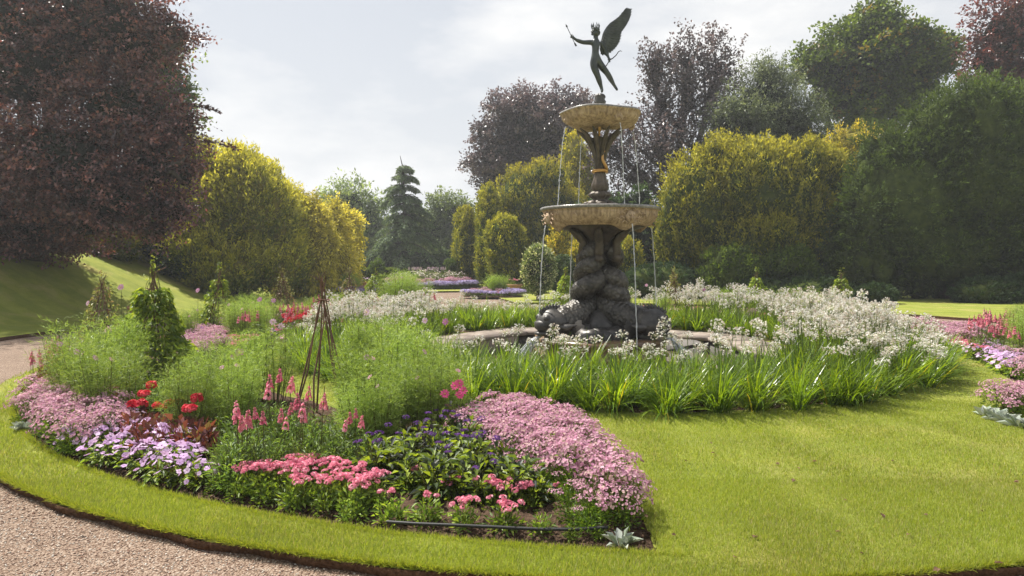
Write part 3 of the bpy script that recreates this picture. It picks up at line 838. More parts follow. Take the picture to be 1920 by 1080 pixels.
# ------------------------------------------------------------------ the winged figure
st = thing('winged_statue', 'dark bronze winged boy on one foot holding up an arrow, on the topmost pedestal', 'statue', (FX, FY, 0))
def S(px, py, y=0.0): return Vector(((px - 1125) / 101.6, y, zpx(py)))
def skin(name, verts, edges, radii, m_, root, sub=2, parent=None):
    me = bpy.data.meshes.new(name); me.from_pydata([tuple(v) for v in verts], edges, []); 
    o = bpy.data.objects.new(name, me); COL.objects.link(o)
    md = o.modifiers.new('skin', 'SKIN'); md.use_smooth_shade = True; md.branch_smoothing = .6
    for i, r in enumerate(radii):
        sv = me.skin_vertices[0].data[i]; sv.radius = (r, r) if np.isscalar(r) else r; sv.use_root = (i == root)
    s_ = o.modifiers.new('sub', 'SUBSURF'); s_.levels = sub; s_.render_levels = sub
    dg = bpy.context.evaluated_depsgraph_get(); dg.update()
    me2 = bpy.data.meshes.new_from_object(o.evaluated_get(dg)); me2.name = name
    bpy.data.objects.remove(o); me2.materials.clear(); me2.materials.append(m_)
    return obj(name, me2, parent)
V, E, RD = [], [], []
def v(p, r, link=None):
    V.append(p); RD.append(r)
    if link is not None: E.append((link, len(V) - 1))
    return len(V) - 1
pel = v(S(1116.5, 113), (.082, .062))
wai = v(S(1115.5, 101), (.066, .052), pel); che = v(S(1116, 89), (.085, .058), wai); upc = v(S(1117, 80.5), (.082, .05), che)
nek = v(S(1117.3, 74), .036, upc); nk2 = v(S(1117, 70.5), .034, nek); hd = v(S(1116.6, 63.5, -.01), (.062, .066), nk2); hd2 = v(S(1117, 57), (.056, .060), hd)
sl = v(S(1109.5, 79.5, -.01), .040, upc); el = v(S(1092.5, 81.5, -.06), .028, sl); fl = v(S(1083, 78.6, -.07), .026, el); wl = v(S(1075.5, 75.5, -.08), .016, fl); hl = v(S(1072.2, 72.5, -.085), (.020, .012), wl)
sr = v(S(1126.5, 80), .042, upc); er = v(S(1135.5, 95.5, .02), .029, sr); fr = v(S(1138.5, 102, .0), .026, er); wr = v(S(1141, 109.5, -.03), .017, fr); hr = v(S(1142, 114.0, -.04), (.020, .014), wr)
kl0 = v(S(1111.5, 119, -.01), (.062, .06), pel); kl1 = v(S(1115, 130, -.02), .054, kl0); kn = v(S(1119.5, 141, -.03), .039, kl1); cf = v(S(1123, 150, -.01), .040, kn); an = v(S(1127.5, 164, 0), .022, cf); he = v(S(1128.8, 169, .0), .022, an); to = v(S(1128.0, 173.5, -.07), (.026, .014), he)
kr0 = v(S(1122.5, 117, .02), (.062, .06), pel); kr1 = v(S(1130, 126, .03), .053, kr0); k2 = v(S(1138.5, 135.5, .03), .038, kr1); c2 = v(S(1144, 142.5, .08), .040, k2); a2 = v(S(1153.8, 156, .15), .022, c2); h2 = v(S(1156.5, 159, .17), .021, a2); t2 = v(S(1160.5, 166, .15), (.022, .013), h2)
no = v(S(1112.8, 64.5, -.055), .012, hd)
ch = v(S(1115.3, 68.6, -.045), .018, hd)
for k, (dx, dy, dd) in enumerate(((-2.0, -2.6, -.015), (-2.8, -1.6, -.005), (-3.0, -.4, .005), (-2.6, .8, .012))):
    a_ = v(S(1072.2 + dx, 72.5 + dy, -.09 + dd), .0075, hl); v(S(1072.2 + dx * .75 + 1.2, 72.5 + dy - 1.6, -.115 + dd), .006, a_)
a_ = v(S(1073.8, 70.6, -.095), .0075, wl); v(S(1072.6, 69.4, -.115), .006, a_)
for k, (dx, dy, dd) in enumerate(((-1.6, 2.6, -.015), (-.4, 3.2, -.005), (.8, 3.0, .006), (1.8, 2.2, .014))):
    a_ = v(S(1142 + dx, 114 + dy, -.045 + dd), .0075, hr); v(S(1142 + dx * .4 - .5, 114 + dy + 1.6, -.075 + dd), .006, a_)
a_ = v(S(1143.8, 112.2, -.055), .0075, wr); v(S(1144.4, 114.0, -.07), .006, a_)
skin('body', V, E, [tuple(np.array(q) * 1.45) if not np.isscalar(q) else q * 1.42 for q in RD], M_CUPID, 0, 2, st)
g = Geo(); blob(g, S(1117.2, 57.5, .005), (.075, .078, .062), 0, (1, 1, 1), 18, 11, .10, 9)
for k in range(16):
    a = k * PI / 8; p_ = S(1117, 61 + 2 * math.sin(k * 2.1), 0) + Vector((.066 * math.cos(a), .068 * math.sin(a) + .008, 0))
    if math.sin(a) < -.55: p_.z += .035
    blob(g, p_, (.022, .022, .026), 0, (1, 1, 1), 8, 6, .1, 6)
obj('hair', g.mesh('hair', M_CUPID, True), st)
for q in (-1, 1):
    g = Geo(); blob(g, S(1116.8 + q * 5.6, 64.5, 0), (.010, .018, .024), 0, (1, 1, 1), 8, 6); obj('ear', g.mesh('ear', M_CUPID, True), st)
for q in (-1, 1):
    g = Geo(); blob(g, S(1114.2 + q * 2.0, 63.2, -.058), (.011, .007, .007), 0, (1, 1, 1), 8, 6); obj('eye', g.mesh('eye', M_CUPID, True), st)
g = Geo(); blob(g, S(1114.2, 66.8, -.058), (.014, .007, .005), 0, (1, 1, 1), 8, 6); obj('mouth', g.mesh('mouth', M_CUPID, True), st)
cro = Geo()
lathe(cro, [(.066, -.012), (.070, .0), (.068, .014), (.060, .014)], 24, c=tuple(S(1116.6, 54.5)))
crown_o = obj('crown', cro.mesh('crown', M_CUPID, True), st)
for k in range(7):
    a = k * 2 * PI / 7 + .5; b = S(1116.6, 54.2) + Vector((.062 * math.cos(a), .062 * math.sin(a), 0)); g = Geo()
    tube(g, [b, b + Vector((.012 * math.cos(a), .012 * math.sin(a), .05)), b + Vector((.004 * math.cos(a) - .008, 0, .105))], [.013, .012, .002], 6)
    obj('crown_spike', g.mesh('crown_spike', M_CUPID, True), crown_o)
# wings: a shaped blade with rows of overlapping feathers
outl_top = [(1127, 78), (1129.5, 70), (1132, 58), (1138, 48), (1145, 40), (1154, 34), (1163, 27), (1170, 18), (1175, 11.5)]
outl_bot = [(1128, 97), (1134, 98.5), (1143, 94), (1152, 86), (1159, 75), (1161, 66), (1162, 57), (1170, 46), (1176, 36), (1180.5, 25), (1181.5, 16)]
def wing(y0, y1, nm):
    wg = Geo(); U = 26; Wn = 9
    top = np.array(outl_top, float); bot = np.array(outl_bot, float)
    def samp(a, u):
        d = np.r_[0, np.cumsum(np.hypot(*np.diff(a, axis=0).T))]; d /= d[-1]
        return np.array([np.interp(u, d, a[:, 0]), np.interp(u, d, a[:, 1])])
    V = []
    for i in range(U + 1):
        u = i / U; a, b = samp(top, u), samp(bot, u)
        for j in range(Wn + 1):
            w_ = j / Wn; p_ = a * (1 - w_) + b * w_; th_ = .022 * (1 - u * .7) * math.sin(PI * min(1, w_ * 1.0 + .15)) 
            V.append(S(p_[0], p_[1], y0 + (y1 - y0) * u - .05 * math.sin(w_ * PI) * (1 - u)) + Vector((0, -th_, 0)))
    n1 = len(V); V += [p_ + Vector((0, .02, 0)) for p_ in V]
    F = []
    for i in range(U):
        for j in range(Wn):
            a = i * (Wn + 1) + j; q = (a, a + 1, a + Wn + 2, a + Wn + 1); F.append(q); F.append(tuple(n1 + x for x in reversed(q)))
    wg.add([tuple(p_) for p_ in V], F)
    wo = obj('wing', wg.mesh('wing', M_CUPID, True), st)
    rows = ((.98, 22, .17, .036), (.72, 18, .13, .034), (.45, 15, .10, .03), (.22, 13, .075, .026))
    for w_, cnt, L_, Wd in rows:
        for i in range(cnt):
            u = (i + .5) / cnt; a, b = samp(top, u), samp(bot, u); p0 = a * (1 - w_) + b * w_
            dr = b - a; dr = dr / (np.hypot(*dr) + 1e-6); td = samp(bot, min(1, u + .04)) - samp(bot, max(0, u - .04)); td = td / (np.hypot(*td) + 1e-6)
            f = dr * .75 + td * (.25 + .9 * u) ; f = f / np.hypot(*f)
            Lp = L_ * (1 + .5 * u) * 101.6
            tipp = p0 + f * Lp * .30; basep = p0 - f * Lp * .70
            yy = y0 + (y1 - y0) * u - .05 - .006 * (1 - w_) * 8
            if w_ < .3: yy -= .0
            A, B = S(basep[0], basep[1], yy + .012), S(tipp[0], tipp[1], yy + .02)
            dirn = (B - A); side = Vector((-dirn.z, 0, dirn.x)).normalized() * Wd * .5
            fg = Geo(); pts = [A, A + dirn * .35 + side, A + dirn * .85 + side * .8, B, A + dirn * .85 - side * .8, A + dirn * .35 - side, A + dirn * .5 + Vector((0, -.010, 0))]
            fg.add([tuple(x) for x in pts], [(0, 1, 6), (1, 2, 6), (2, 3, 6), (3, 4, 6), (4, 5, 6), (5, 0, 6)])
            obj('feather', fg.mesh('feather', M_CUPID), wo)
    return wo
wing(.07, .10, 'a'); wing(.13, .17, 'b')
bow_pts = [(1122.5, 134), (1128, 130), (1136, 125), (1140.5, 117.5), (1142.5, 114), (1147, 112), (1154, 106), (1158.5, 99), (1162, 97.3), (1165, 98.5)]
g = Geo(); tube(g, [S(x, y, -.07) for x, y in bow_pts], [.004, .007, .009, .009, .011, .010, .009, .008, .006, .004], 6)
obj('bow', g.mesh('bow', M_CUPID, True), st)
g = Geo(); A, B = S(1062, 54, -.115), S(1079, 89.5, -.10); tube(g, [A, B], .006, 6)
d = (A - B).normalized(); tube(g, [A - d * .01, A + d * .0, A + d * .055], [.006, .020, .001], 6)
for k in range(3):
    a = k * PI * 2 / 3; q = Vector((math.cos(a) * .02, math.sin(a) * .02, 0)); b0 = B + d * .08
    g.add([tuple(b0), tuple(B + d * .05 + q), tuple(B - d * .005 + q), tuple(B)], [(0, 1, 2, 3), (3, 2, 1, 0)])
obj('arrow', g.mesh('arrow', M_CUPID), st)

# ================================================================== bedding plants: each kind built a few times over, then copied
def pick(pal, n, jit=.12):
    pal = np.asarray(pal, float); c = pal[rng.integers(0, len(pal), n)]
    return c * rng.uniform(1 - jit, 1 + jit, (n, 1))
GREEN = [(.11, .18, .03), (.15, .24, .035), (.19, .28, .05), (.09, .15, .03)]
YGREEN = [(.22, .31, .04), (.27, .35, .06), (.17, .26, .04)]
def dome_pts(n, R_, H, z0=0.0, shell=.35):
    d = rnd_dir(n); d[:, 2] = np.abs(d[:, 2]); k = rng.uniform(1 - shell, 1, (n, 1))
    return d * k * [R_, R_, H] + [0, 0, z0], d
def florets(g, C, N, size, col, petals=5, mat=0, cup=.2):
    """small open flowers as little petal fans: one triangle per petal"""
    n = len(C); N = unit(N); U = unit(np.cross(N, rnd_dir(n))); W = np.cross(N, U)
    size = np.broadcast_to(size, (n,))[:, None]
    a0 = rng.uniform(0, 6.28, n)
    for k in range(petals):
        a = a0 + k * 2 * PI / petals
        def at(a_, r, h): return C + (U * np.cos(a_)[:, None] + W * np.sin(a_)[:, None]) * r * size + N * h * size
        V = np.stack([C, at(a - .55, 1, cup), at(a + .55, 1, cup)], 1).reshape(-1, 3)
        g.add(V, np.arange(3 * n).reshape(-1, 3), mat, col)
def big_flower(col, size, petals=8, eye=(.6, .45, .05), wide=.62, two=False):
    g = Geo(); col = np.asarray(col, float)
    for k in range(petals):
        a = k * 2 * PI / petals + rng.uniform(-.06, .06); c, s = math.cos(a), math.sin(a); w = wide * size; t = rng.uniform(.85, 1.05)
        def q(r, o, z): return (r * c - o * s, r * s + o * c, z)
        V = [q(.06 * size, 0, 0), q(.6 * size * t, -w * .5, .10 * size), q(.98 * size * t, -w * .30, .05 * size + rng.uniform(-.08, .08) * size), q(1.0 * size * t, w * .25, .05 * size), q(.6 * size * t, w * .5, .14 * size), q(.55 * size, 0, .03 * size)]
        g.add(V, [(0, 1, 5), (1, 2, 5), (2, 3, 5), (3, 4, 5), (4, 0, 5)], 0, col * rng.uniform(.85, 1.12))
    blob(g, (0, 0, .03 * size), (.17 * size, .17 * size, .10 * size), 0, eye, 8, 5)
    return g
def stems(g, n, R_, H, col=(.10, .13, .03), w=.004, lean=.35):
    a = rng.uniform(0, 6.28, n); B = np.stack([np.cos(a), np.sin(a), np.zeros(n)], 1) * rng.uniform(0, R_ * .4, (n, 1))
    D = np.stack([np.cos(a) * lean, np.sin(a) * lean, np.ones(n)], 1)
    add_leaves(g, B, D, rnd_dir(n), H, w * 2, col, fold=0, mid=.5)

class Kind:
    """variants: list of (foliage mesh, [(blossom mesh, local matrix), ...])"""
    def __init__(s, name, cat, fname, bname): s.name, s.cat, s.fname, s.bname, s.var = name, cat, fname, bname, []
    def place(s, x, y, sc, label, group, z=None, rz=None, parts=True, far=False, name=None, tilt=None):
        v_ = s.var[rng.integers(0, len(s.var))]
        if z is None: z = float(terrain(x, y)) + (-.012 if not far else 0)
        rz = rng.uniform(0, 6.28) if rz is None else rz
        if far:
            o = bpy.data.objects.new(name or s.name, v_[2]); COL.objects.link(o); o.location = (x, y, z); o.rotation_euler = (0, 0, rz); o.scale = (sc,) * 3
            return tag(o, label, s.cat, group)
        r = thing(name or s.name, label, s.cat, (x, y, z), rz, group, sc)
        if tilt is not None: r.rotation_euler = (tilt[0], tilt[1], rz)
        obj(s.fname, v_[0], r)
        for me, mt in v_[1]:
            b = obj(s.bname, me, r); b.matrix_local = mt
        return r
    def add(s, fol, blos, mats_f, mat_b):
        """fol: Geo; blos: list of (Geo key mesh, matrix)"""
        fm = fol.mesh(s.name + '_' + s.fname, mats_f)
        g = Geo()
        for V, F, M_, C in zip(fol.V, fol.F, fol.M, fol.C): g.V.append(V); g.F.append(F); g.M.append(M_); g.C.append(C)
        g.n = fol.n
        for me, mt in blos:
            gg = BG[me.name]; m4 = np.array(mt)
            base = g.n
            for V, F, M_, C in zip(gg.V, gg.F, gg.M, gg.C):
                V2 = V @ m4[:3, :3].T + m4[:3, 3]; g.V.append(V2.astype(np.float32)); g.F.append(F + base); g.M.append(np.full(len(F), 1, np.int32)); g.C.append(C)
            g.n += gg.n
        mf = g.mesh(s.name + '_whole', (mats_f if isinstance(mats_f, list) else [mats_f]) + ([mat_b] if not isinstance(mats_f, list) else []))
        s.var.append((fm, blos, mf))
BG = {}
def bmesh_(name, g, m_):
    me = g.mesh(name, m_); BG[me.name] = g; return me
def xf(p, n=(0, 0, 1), s=1.0, spin=None):
    q = Vector(n).normalized().to_track_quat('Z', 'Y').to_matrix().to_4x4()
    return Matrix.Translation(Vector(p)) @ q @ Matrix.Rotation(random.uniform(0, 6.28) if spin is None else spin, 4, 'Z') @ Matrix.Scale(s, 4)

# --- pink verbena: small bushy plant, domed heads of little flowers
def head_mesh(name, pal, n, r, fs, petals=5, flat=.5):
    d = rnd_dir(n); d[:, 2] = np.abs(d[:, 2]); C = d * [r, r, r * flat]; g = Geo()
    florets(g, C, d + rng.normal(0, .25, (n, 3)), fs * rng.uniform(.8, 1.2, n), pick(pal, n), petals, 0, .15)
    add_leaves(g, np.zeros((5, 3)) - [0, 0, .03], d[:5] * [.5, .5, 1] + [0, 0, .3], rnd_dir(5), .03, .005, (.10, .15, .03), fold=0)
    return bmesh_(name, g, M_PETAL)
PINK = [(.74, .25, .35), (.82, .35, .44), (.68, .20, .31), (.88, .50, .56)]
vh = [head_mesh('verbena_head', PINK, 22, .023, .0085) for _ in range(3)]
verbena = Kind('verbena_plant', 'flowering plant', 'foliage', 'flower_head')
def verb_fol(R_=.13, H=.17, n=230, pal=GREEN + YGREEN, L=.05, W=.016, bare=True):
    g = Geo(); Pt, d = dome_pts(n, R_, H, .01, .75)
    D = d + rng.normal(0, .5, (n, 3)) + [0, 0, .35]
    add_leaves(g, Pt - unit(D) * .02, D, d + rnd_dir(n) * .5, L * rng.uniform(.7, 1.3, n), W * rng.uniform(.8, 1.2, n), pick(pal, n, .2), fold=.3, droop=.2)
    stems(g, 12, R_, H * .9)
    return g
for k in range(4):
    bl = []
    for q in range((0, 5, 15, 19)[k]):
        a = random.uniform(0, 6.28); r = random.uniform(0, .12); bl.append((vh[q % 3], xf((r * math.cos(a), r * math.sin(a), .17 + .04 * random.random() - r * .25), (math.cos(a) * r * 4, math.sin(a) * r * 4, 1), random.uniform(.6, 1.05))))
    verbena.add(verb_fol(), bl, M_LEAF, M_PETAL)
verbena_bud = Kind('verbena_plant', 'flowering plant', 'foliage', 'flower_head'); verbena_bud.var = verbena.var[:1]
verbena_few = Kind('verbena_plant', 'flowering plant', 'foliage', 'flower_head'); verbena_few.var = verbena.var[1:3]
verbena_full = Kind('verbena_plant', 'flowering plant', 'foliage', 'flower_head'); verbena_full.var = verbena.var[2:]

# --- mounds of tiny lilac pink flowers
LIL = [(.54, .27, .38), (.62, .34, .45), (.46, .21, .32), (.68, .44, .51), (.56, .30, .41), (.52, .38, .33), (.60, .36, .42)]
diascia = Kind('lilac_mound_plant', 'flowering plant', 'foliage', 'blossom_spray')
sp = []
for _ in range(3):
    n = 46; g = Geo(); d = rnd_dir(n); d[:, 2] = np.abs(d[:, 2]); C = d * [.085, .085, .04] * rng.uniform(.5, 1, (n, 1))
    florets(g, C, d + [0, 0, .6] + rng.normal(0, .4, (n, 3)), .0085 * rng.uniform(.7, 1.3, n), pick(LIL, n), 5)
    add_leaves(g, np.zeros((16, 3)) - [0, 0, .07], C[:16] + [0, 0, .08], rnd_dir(16), .09, .003, (.13, .15, .05), fold=0)
    sp.append(bmesh_('blossom_spray', g, M_PETAL))
for k in range(3):
    g = verb_fol(.17, .265, 480, [(.10, .19, .02), (.15, .25, .025), (.07, .13, .02), (.19, .28, .03)], .036, .009)
    bl = []
    for q in range(10):
        a = q * 2.4; r = .17 * math.sqrt((q + .3) / 10); bl.append((sp[q % 3], xf((r * math.cos(a), r * math.sin(a), .262 - r * r * 3.2 + random.uniform(-.035, .03)), (math.cos(a) * r * 5 + random.uniform(-.4, .4), math.sin(a) * r * 5 + random.uniform(-.4, .4), 1), random.uniform(.85, 1.15))))
    diascia.add(g, bl, M_LEAF, M_PETAL)
# greener flank of the same
diascia_green = Kind('lilac_mound_plant', 'flowering plant', 'foliage', 'blossom_spray')
for k in range(2):
    g = verb_fol(.16, .22, 520, [(.10, .19, .02), (.15, .25, .025), (.07, .13, .02), (.19, .28, .03)], .036, .010)
    bl = [(sp[q % 3], xf((.12 * math.cos(q * 2.1), .12 * math.sin(q * 2.1), .2), (0, 0, 1), .7)) for q in range(3)]
    diascia_green.add(g, bl, M_LEAF, M_PETAL)

# --- busy lizzie: broad lilac flowers over pointed leaves
impf = []
for c in ((.62, .42, .66), (.70, .53, .72), (.56, .35, .62)):
    impf.append(bmesh_('blossom', big_flower(c, .027, 5, (.5, .25, .5), 1.05), M_PETAL))
impatiens = Kind('busy_lizzie_plant', 'flowering plant', 'foliage', 'blossom')
for k in range(4):
    g = Geo(); n = 150; Pt, d = dome_pts(n, .15, .17, .01, .7); D = d * [1, 1, .5] + rng.normal(0, .3, (n, 3)) + [0, 0, .1]
    add_leaves(g, Pt - unit(D) * .03, D, d * .4 + [0, 0, 1], .068 * rng.uniform(.7, 1.2, n), .024, pick([(.12, .19, .03), (.22, .31, .035), (.30, .39, .05), (.08, .13, .03)], n, .2), fold=.25, droop=.35)
    stems(g, 10, .15, .15, (.16, .10, .05), .006)
    bl = []
    for q in range(16):
        a = q * 2.4 + k; r = .165 * math.sqrt((q + .5) / 16); bl.append((impf[(q + k) % 3], xf((r * math.cos(a), r * math.sin(a), .205 - r * r * 4 + random.uniform(-.02, .015)), (math.cos(a) * .6 + random.uniform(-.6, .6), math.sin(a) * .6 - .3 + random.uniform(-.4, .4), .8), random.uniform(.65, 1.3))))
    impatiens.add(g, bl, M_LEAF, M_PETAL)

# --- dark red leaved beet or coleus, with or without scarlet heads
redleaf = Kind('red_leaved_plant', 'foliage plant', 'foliage', 'flower_head')
def red_fol(n=60, L=.10, W=.05, pal=((.12, .035, .035), (.17, .05, .045), (.22, .08, .06), (.08, .03, .035), (.13, .09, .05)), H=.26):
    g = Geo(); Pt, d = dome_pts(n, .11, H, .02, .8); D = d * [1, 1, .3] + [0, 0, .9] + rng.normal(0, .35, (n, 3))
    add_leaves(g, Pt - unit(D) * .04, D, rnd_dir(n), L * rng.uniform(.6, 1.2, n), W * rng.uniform(.7, 1.1, n), pick(pal, n, .25), fold=.25, droop=.25)
    stems(g, 14, .12, .24, (.12, .03, .03), .005)
    return g
for k in range(3): redleaf.add(red_fol(), [], M_LEAF, M_PETAL)
RED = [(.66, .03, .06), (.78, .07, .10), (.55, .02, .05), (.82, .16, .17)]
rh = [head_mesh('flower_head', RED, 26, .030, .020, 5, .9) for _ in range(2)]
redflower = Kind('scarlet_flowered_plant', 'flowering plant', 'foliage', 'flower_head')
for k in range(3):
    bl = [(rh[q % 2], xf((random.uniform(-.09, .09), random.uniform(-.09, .09), random.uniform(.25, .34)), (random.uniform(-.3, .3), random.uniform(-.3, .3), 1), random.uniform(.8, 1.25))) for q in range(4)]
    redflower.add(red_fol(50, .07, .04), bl, M_LEAF, M_PETAL)

# --- heliotrope: lance leaves with violet clusters
HEL = [(.14, .05, .24), (.20, .08, .32), (.11, .04, .20)]
hh = [head_mesh('flower_head', HEL, 38, .036, .007, 5, .35) for _ in range(2)]
helio = Kind('heliotrope_plant', 'flowering plant', 'foliage', 'flower_head')
for k in range(4):
    g = Geo(); n = 130; Pt, d = dome_pts(n, .15, .27, .02, .8); D = d * [1.1, 1.1, .3] + [0, 0, .35] + rng.normal(0, .25, (n, 3))
    add_leaves(g, Pt - unit(D) * .04, D, d * .3 + [0, 0, 1], .10 * rng.uniform(.6, 1.15, n), .032, pick([(.05, .08, .025), (.09, .13, .025), (.16, .22, .03), (.24, .30, .03), (.04, .05, .04)], n, .2), fold=.22, droop=.3)
    stems(g, 12, .12, .25, (.05, .05, .02), .005)
    bl = [(hh[q % 2], xf((random.uniform(-.1, .1), random.uniform(-.1, .1), .29 + random.uniform(-.02, .03)), (random.uniform(-.3, .3), random.uniform(-.3, .3), 1), random.uniform(.7, 1.1))) for q in range((0, 1, 1, 2)[k])]
    helio.add(g, bl, M_LEAF, M_PETAL)
# purple-black leaved dahlia with magenta pink flowers
dahf = bmesh_('blossom', big_flower((.75, .10, .28), .042, 9, (.35, .25, .03), .42), M_PETAL)
dahlia = Kind('dahlia_plant', 'flowering plant', 'foliage', 'blossom')
for k in range(2):
    g = red_fol(90, .09, .042, ((.025, .028, .025), (.035, .04, .03), (.06, .07, .03), (.05, .035, .04)), .42)
    bl = [(dahf, xf((random.uniform(-.07, .09), random.uniform(-.08, .05), .46 + .05 * q * .5), (random.uniform(-.3, .6), -.9, .55), 1.0)) for q in range((5, 0)[k])]
    dahlia.add(g, bl, M_LEAF, M_PETAL)

# --- snapdragon / penstemon: leafy bush with upright racemes
def spike_mesh(pal):
    g = Geo(); n = 34; t = rng.uniform(0, 1, n); a = rng.uniform(0, 6.28, n); r = .016 * (1.15 - t)
    C = np.stack([r * np.cos(a), r * np.sin(a), .07 + .10 * t], 1); N = np.stack([np.cos(a), np.sin(a), .2 + t * 1.2], 1)
    florets(g, C, N, .0115 * (1.2 - .6 * t), pick(pal, n, .25), 5, 0, .5)
    tube(g, [(0, 0, -.12), (0, 0, .2)], [.003, .002], 4, 0, (.12, .12, .04), False)
    return bmesh_('flower_spike', g, M_PETAL)
sk = [spike_mesh(PINK), spike_mesh([(.70, .22, .29), (.80, .32, .38)]), spike_mesh([(.60, .15, .24), (.72, .26, .34)])]
snap = Kind('snapdragon_plant', 'flowering plant', 'foliage', 'flower_spike')
def snap_fol(n=330, H=.30, R_=.14, pal=((.10, .17, .035), (.14, .22, .045), (.19, .28, .06), (.07, .12, .035))):
    g = Geo(); Pt, d = dome_pts(n, R_, H, .02, .9); D = d * [1, 1, .3] + [0, 0, .45] + rng.normal(0, .3, (n, 3))
    add_leaves(g, Pt - unit(D) * .02, D, d * .3 + [0, 0, 1], .055 * rng.uniform(.6, 1.3, n), .011, pick(pal, n, .2), fold=.2, droop=.2)
    stems(g, 22, R_, H, (.08, .10, .03), .004); return g
for k in range(3):
    bl = [(sk[(q + k) % 3], xf((random.uniform(-.09, .09), random.uniform(-.09, .09), .36 + random.uniform(-.04, .08)), (random.uniform(-.1, .1), random.uniform(-.1, .1), 1), random.uniform(.85, 1.15))) for q in range((1, 3, 4)[k])]
    snap.add(snap_fol(), bl, M_LEAF, M_PETAL)
bush = Kind('penstemon_plant', 'foliage plant', 'foliage', 'flower_spike')
for k in range(2): bush.add(snap_fol(420, .30, .17), [], M_LEAF, M_PETAL)

# --- silver felted rosettes
silver = Kind('silver_leaved_plant', 'foliage plant', 'rosette', 'leaf')
for k in range(3):
    g = Geo(); n = 26; a = rng.uniform(0, 6.28, n); B = np.stack([np.cos(a), np.sin(a), np.ones(n) * .3], 1) * .015
    D = np.stack([np.cos(a), np.sin(a), rng.uniform(.5, 2.6, n)], 1)
    add_leaves(g, B, D, np.array([0, 0, 1.]) + rnd_dir(n) * .3, .12 * rng.uniform(.6, 1.1, n), .036, pick([(.38, .42, .37), (.46, .49, .44), (.30, .35, .27)], n), fold=.25, droop=.25, mid=.55)
    silver.add(g, [], M_SILVER, M_SILVER)

# --- cosmos: tall stems with thread leaves
cosf = [bmesh_('blossom', big_flower(c, .038, 8, (.65, .45, .05), .52), M_PETAL) for c in ((.72, .38, .58), (.62, .24, .48), (.80, .55, .68))]
cosmos = Kind('cosmos_plant', 'flowering plant', 'foliage', 'blossom')
def cosmos_fol(H, R_, ns, thr, pal=((.23, .33, .06), (.30, .41, .09), (.36, .47, .13), (.17, .26, .05))):
    g = Geo(); tips = []
    for i in range(ns):
        a = random.uniform(0, 6.28); r = random.uniform(0, R_ * .35); lean = random.uniform(.05, .35) * R_ * 1.8
        h = H * random.uniform(.65, 1.0); b = np.array([r * math.cos(a), r * math.sin(a), 0]); top = b + [lean * math.cos(a), lean * math.sin(a), h]
        mid_ = (b + top) / 2 + rng.normal(0, .02, 3)
        tube(g, [b, mid_, top], [.0058, .0045, .0018], 3, 0, random.choice(((.10, .13, .03), (.10, .05, .03), (.13, .16, .03))), False); tips.append(top)
        n = thr; t = rng.uniform(.12, 1.0, n) ** .8
        node = (np.round(t * 11) / 11)
        B = b[None] + (top - b)[None] * node[:, None]
        br_ = rng.integers(0, 3, n); aa = node * 97.3 + i * 2.1 + br_ * 2.09 + rng.normal(0, .12, n); up_ = .45 + .35 * np.sin(node * 53 + br_ * 2) + rng.normal(0, .1, n)
        D = unit(np.stack([np.cos(aa), np.sin(aa), up_], 1))
        off = rng.uniform(0, .17, (n, 1))                 # threads branch along the leaf's own rib
        B2 = B + D * off; D2 = unit(D * .8 + rng.normal(0, .45, (n, 3)))
        add_leaves(g, B2, D2, rnd_dir(n), rng.uniform(.03, .08, n), .0048, pick(pal, n, .2), fold=0)
    return g, tips
for k in range(3):
    g, tips = cosmos_fol(.95, .34, 14, 360)
    bl = [(cosf[q % 3], xf(tips[q] + np.array([0, 0, .03]), (random.uniform(-.6, .6), -.8, .6), 1.0)) for q in range((0, 1, 0)[k])]
    cosmos.add(g, bl, M_LEAF, M_PETAL)
cosmos_low = Kind('cosmos_plant', 'flowering plant', 'foliage', 'blossom')
for k in range(2):
    g, tips = cosmos_fol(.6, .26, 12, 260, ((.22, .33, .05), (.28, .40, .07), (.34, .45, .10))); cosmos_low.add(g, [], M_LEAF, M_PETAL)

# --- white agapanthus
AGL = [(.11, .19, .02), (.16, .26, .022), (.22, .32, .03), (.085, .15, .022)]
aga_leaf = []
for k in range(6):
    g = Geo(); n = 120; a = rng.uniform(0, 6.28, n); r = rng.uniform(0, .12, n)
    B = np.stack([np.cos(a) * r, np.sin(a) * r, np.zeros(n)], 1)
    col = pick(AGL, n, .15)
    yel = rng.uniform(0, 1, n) < .015; col[yel] = (.40, .34, .05)
    add_straps(g, B, a + rng.normal(0, .3, n), np.radians(rng.uniform(40 + 5 * (k % 3), 88, n)), rng.uniform(.36, .74, n), rng.uniform(.011, .021, n), np.radians(rng.uniform(5, 85, n) + 70 * (rng.uniform(0, 1, n) < .22)), col, 0, 5)
    aga_leaf.append(g.mesh('agapanthus_leaves', M_STRAP))
aga_head = []
for k in range(6):
    g = Geo(); H = (.78, .86, .92, .70, .98, .84)[k]; lx = rng.normal(0, .05, 2)
    top = np.array([lx[0], lx[1], H]); tube(g, [(0, 0, 0), (lx[0] * .3, lx[1] * .3, H * .5), top], [.0055, .005, .0038], 5, 0, (.16, .21, .06), False)
    n = 30; d = rnd_dir(n); d[:, 2] = d[:, 2] * .75 + .22; d = unit(d); rr_ = .068 * rng.uniform(.75, 1.1, (n, 1))
    add_leaves(g, np.repeat(top[None], n, 0), d, rnd_dir(n), rr_[:, 0], .0035, (.28, .32, .16), fold=0)
    C = top + d * rr_
    col = pick([(.80, .79, .72), (.72, .70, .60), (.84, .83, .79), (.60, .52, .44)], n, .06)
    for q in range(5):   # open trumpets, spreading petals
        D2 = unit(d + rnd_dir(n) * .75); add_leaves(g, C - D2 * .004, D2, rnd_dir(n), .030, .0115, col, 1, fold=.2)
    aga_head.append(g.mesh('agapanthus_flower', [M_LEAF, M_PETAL]))
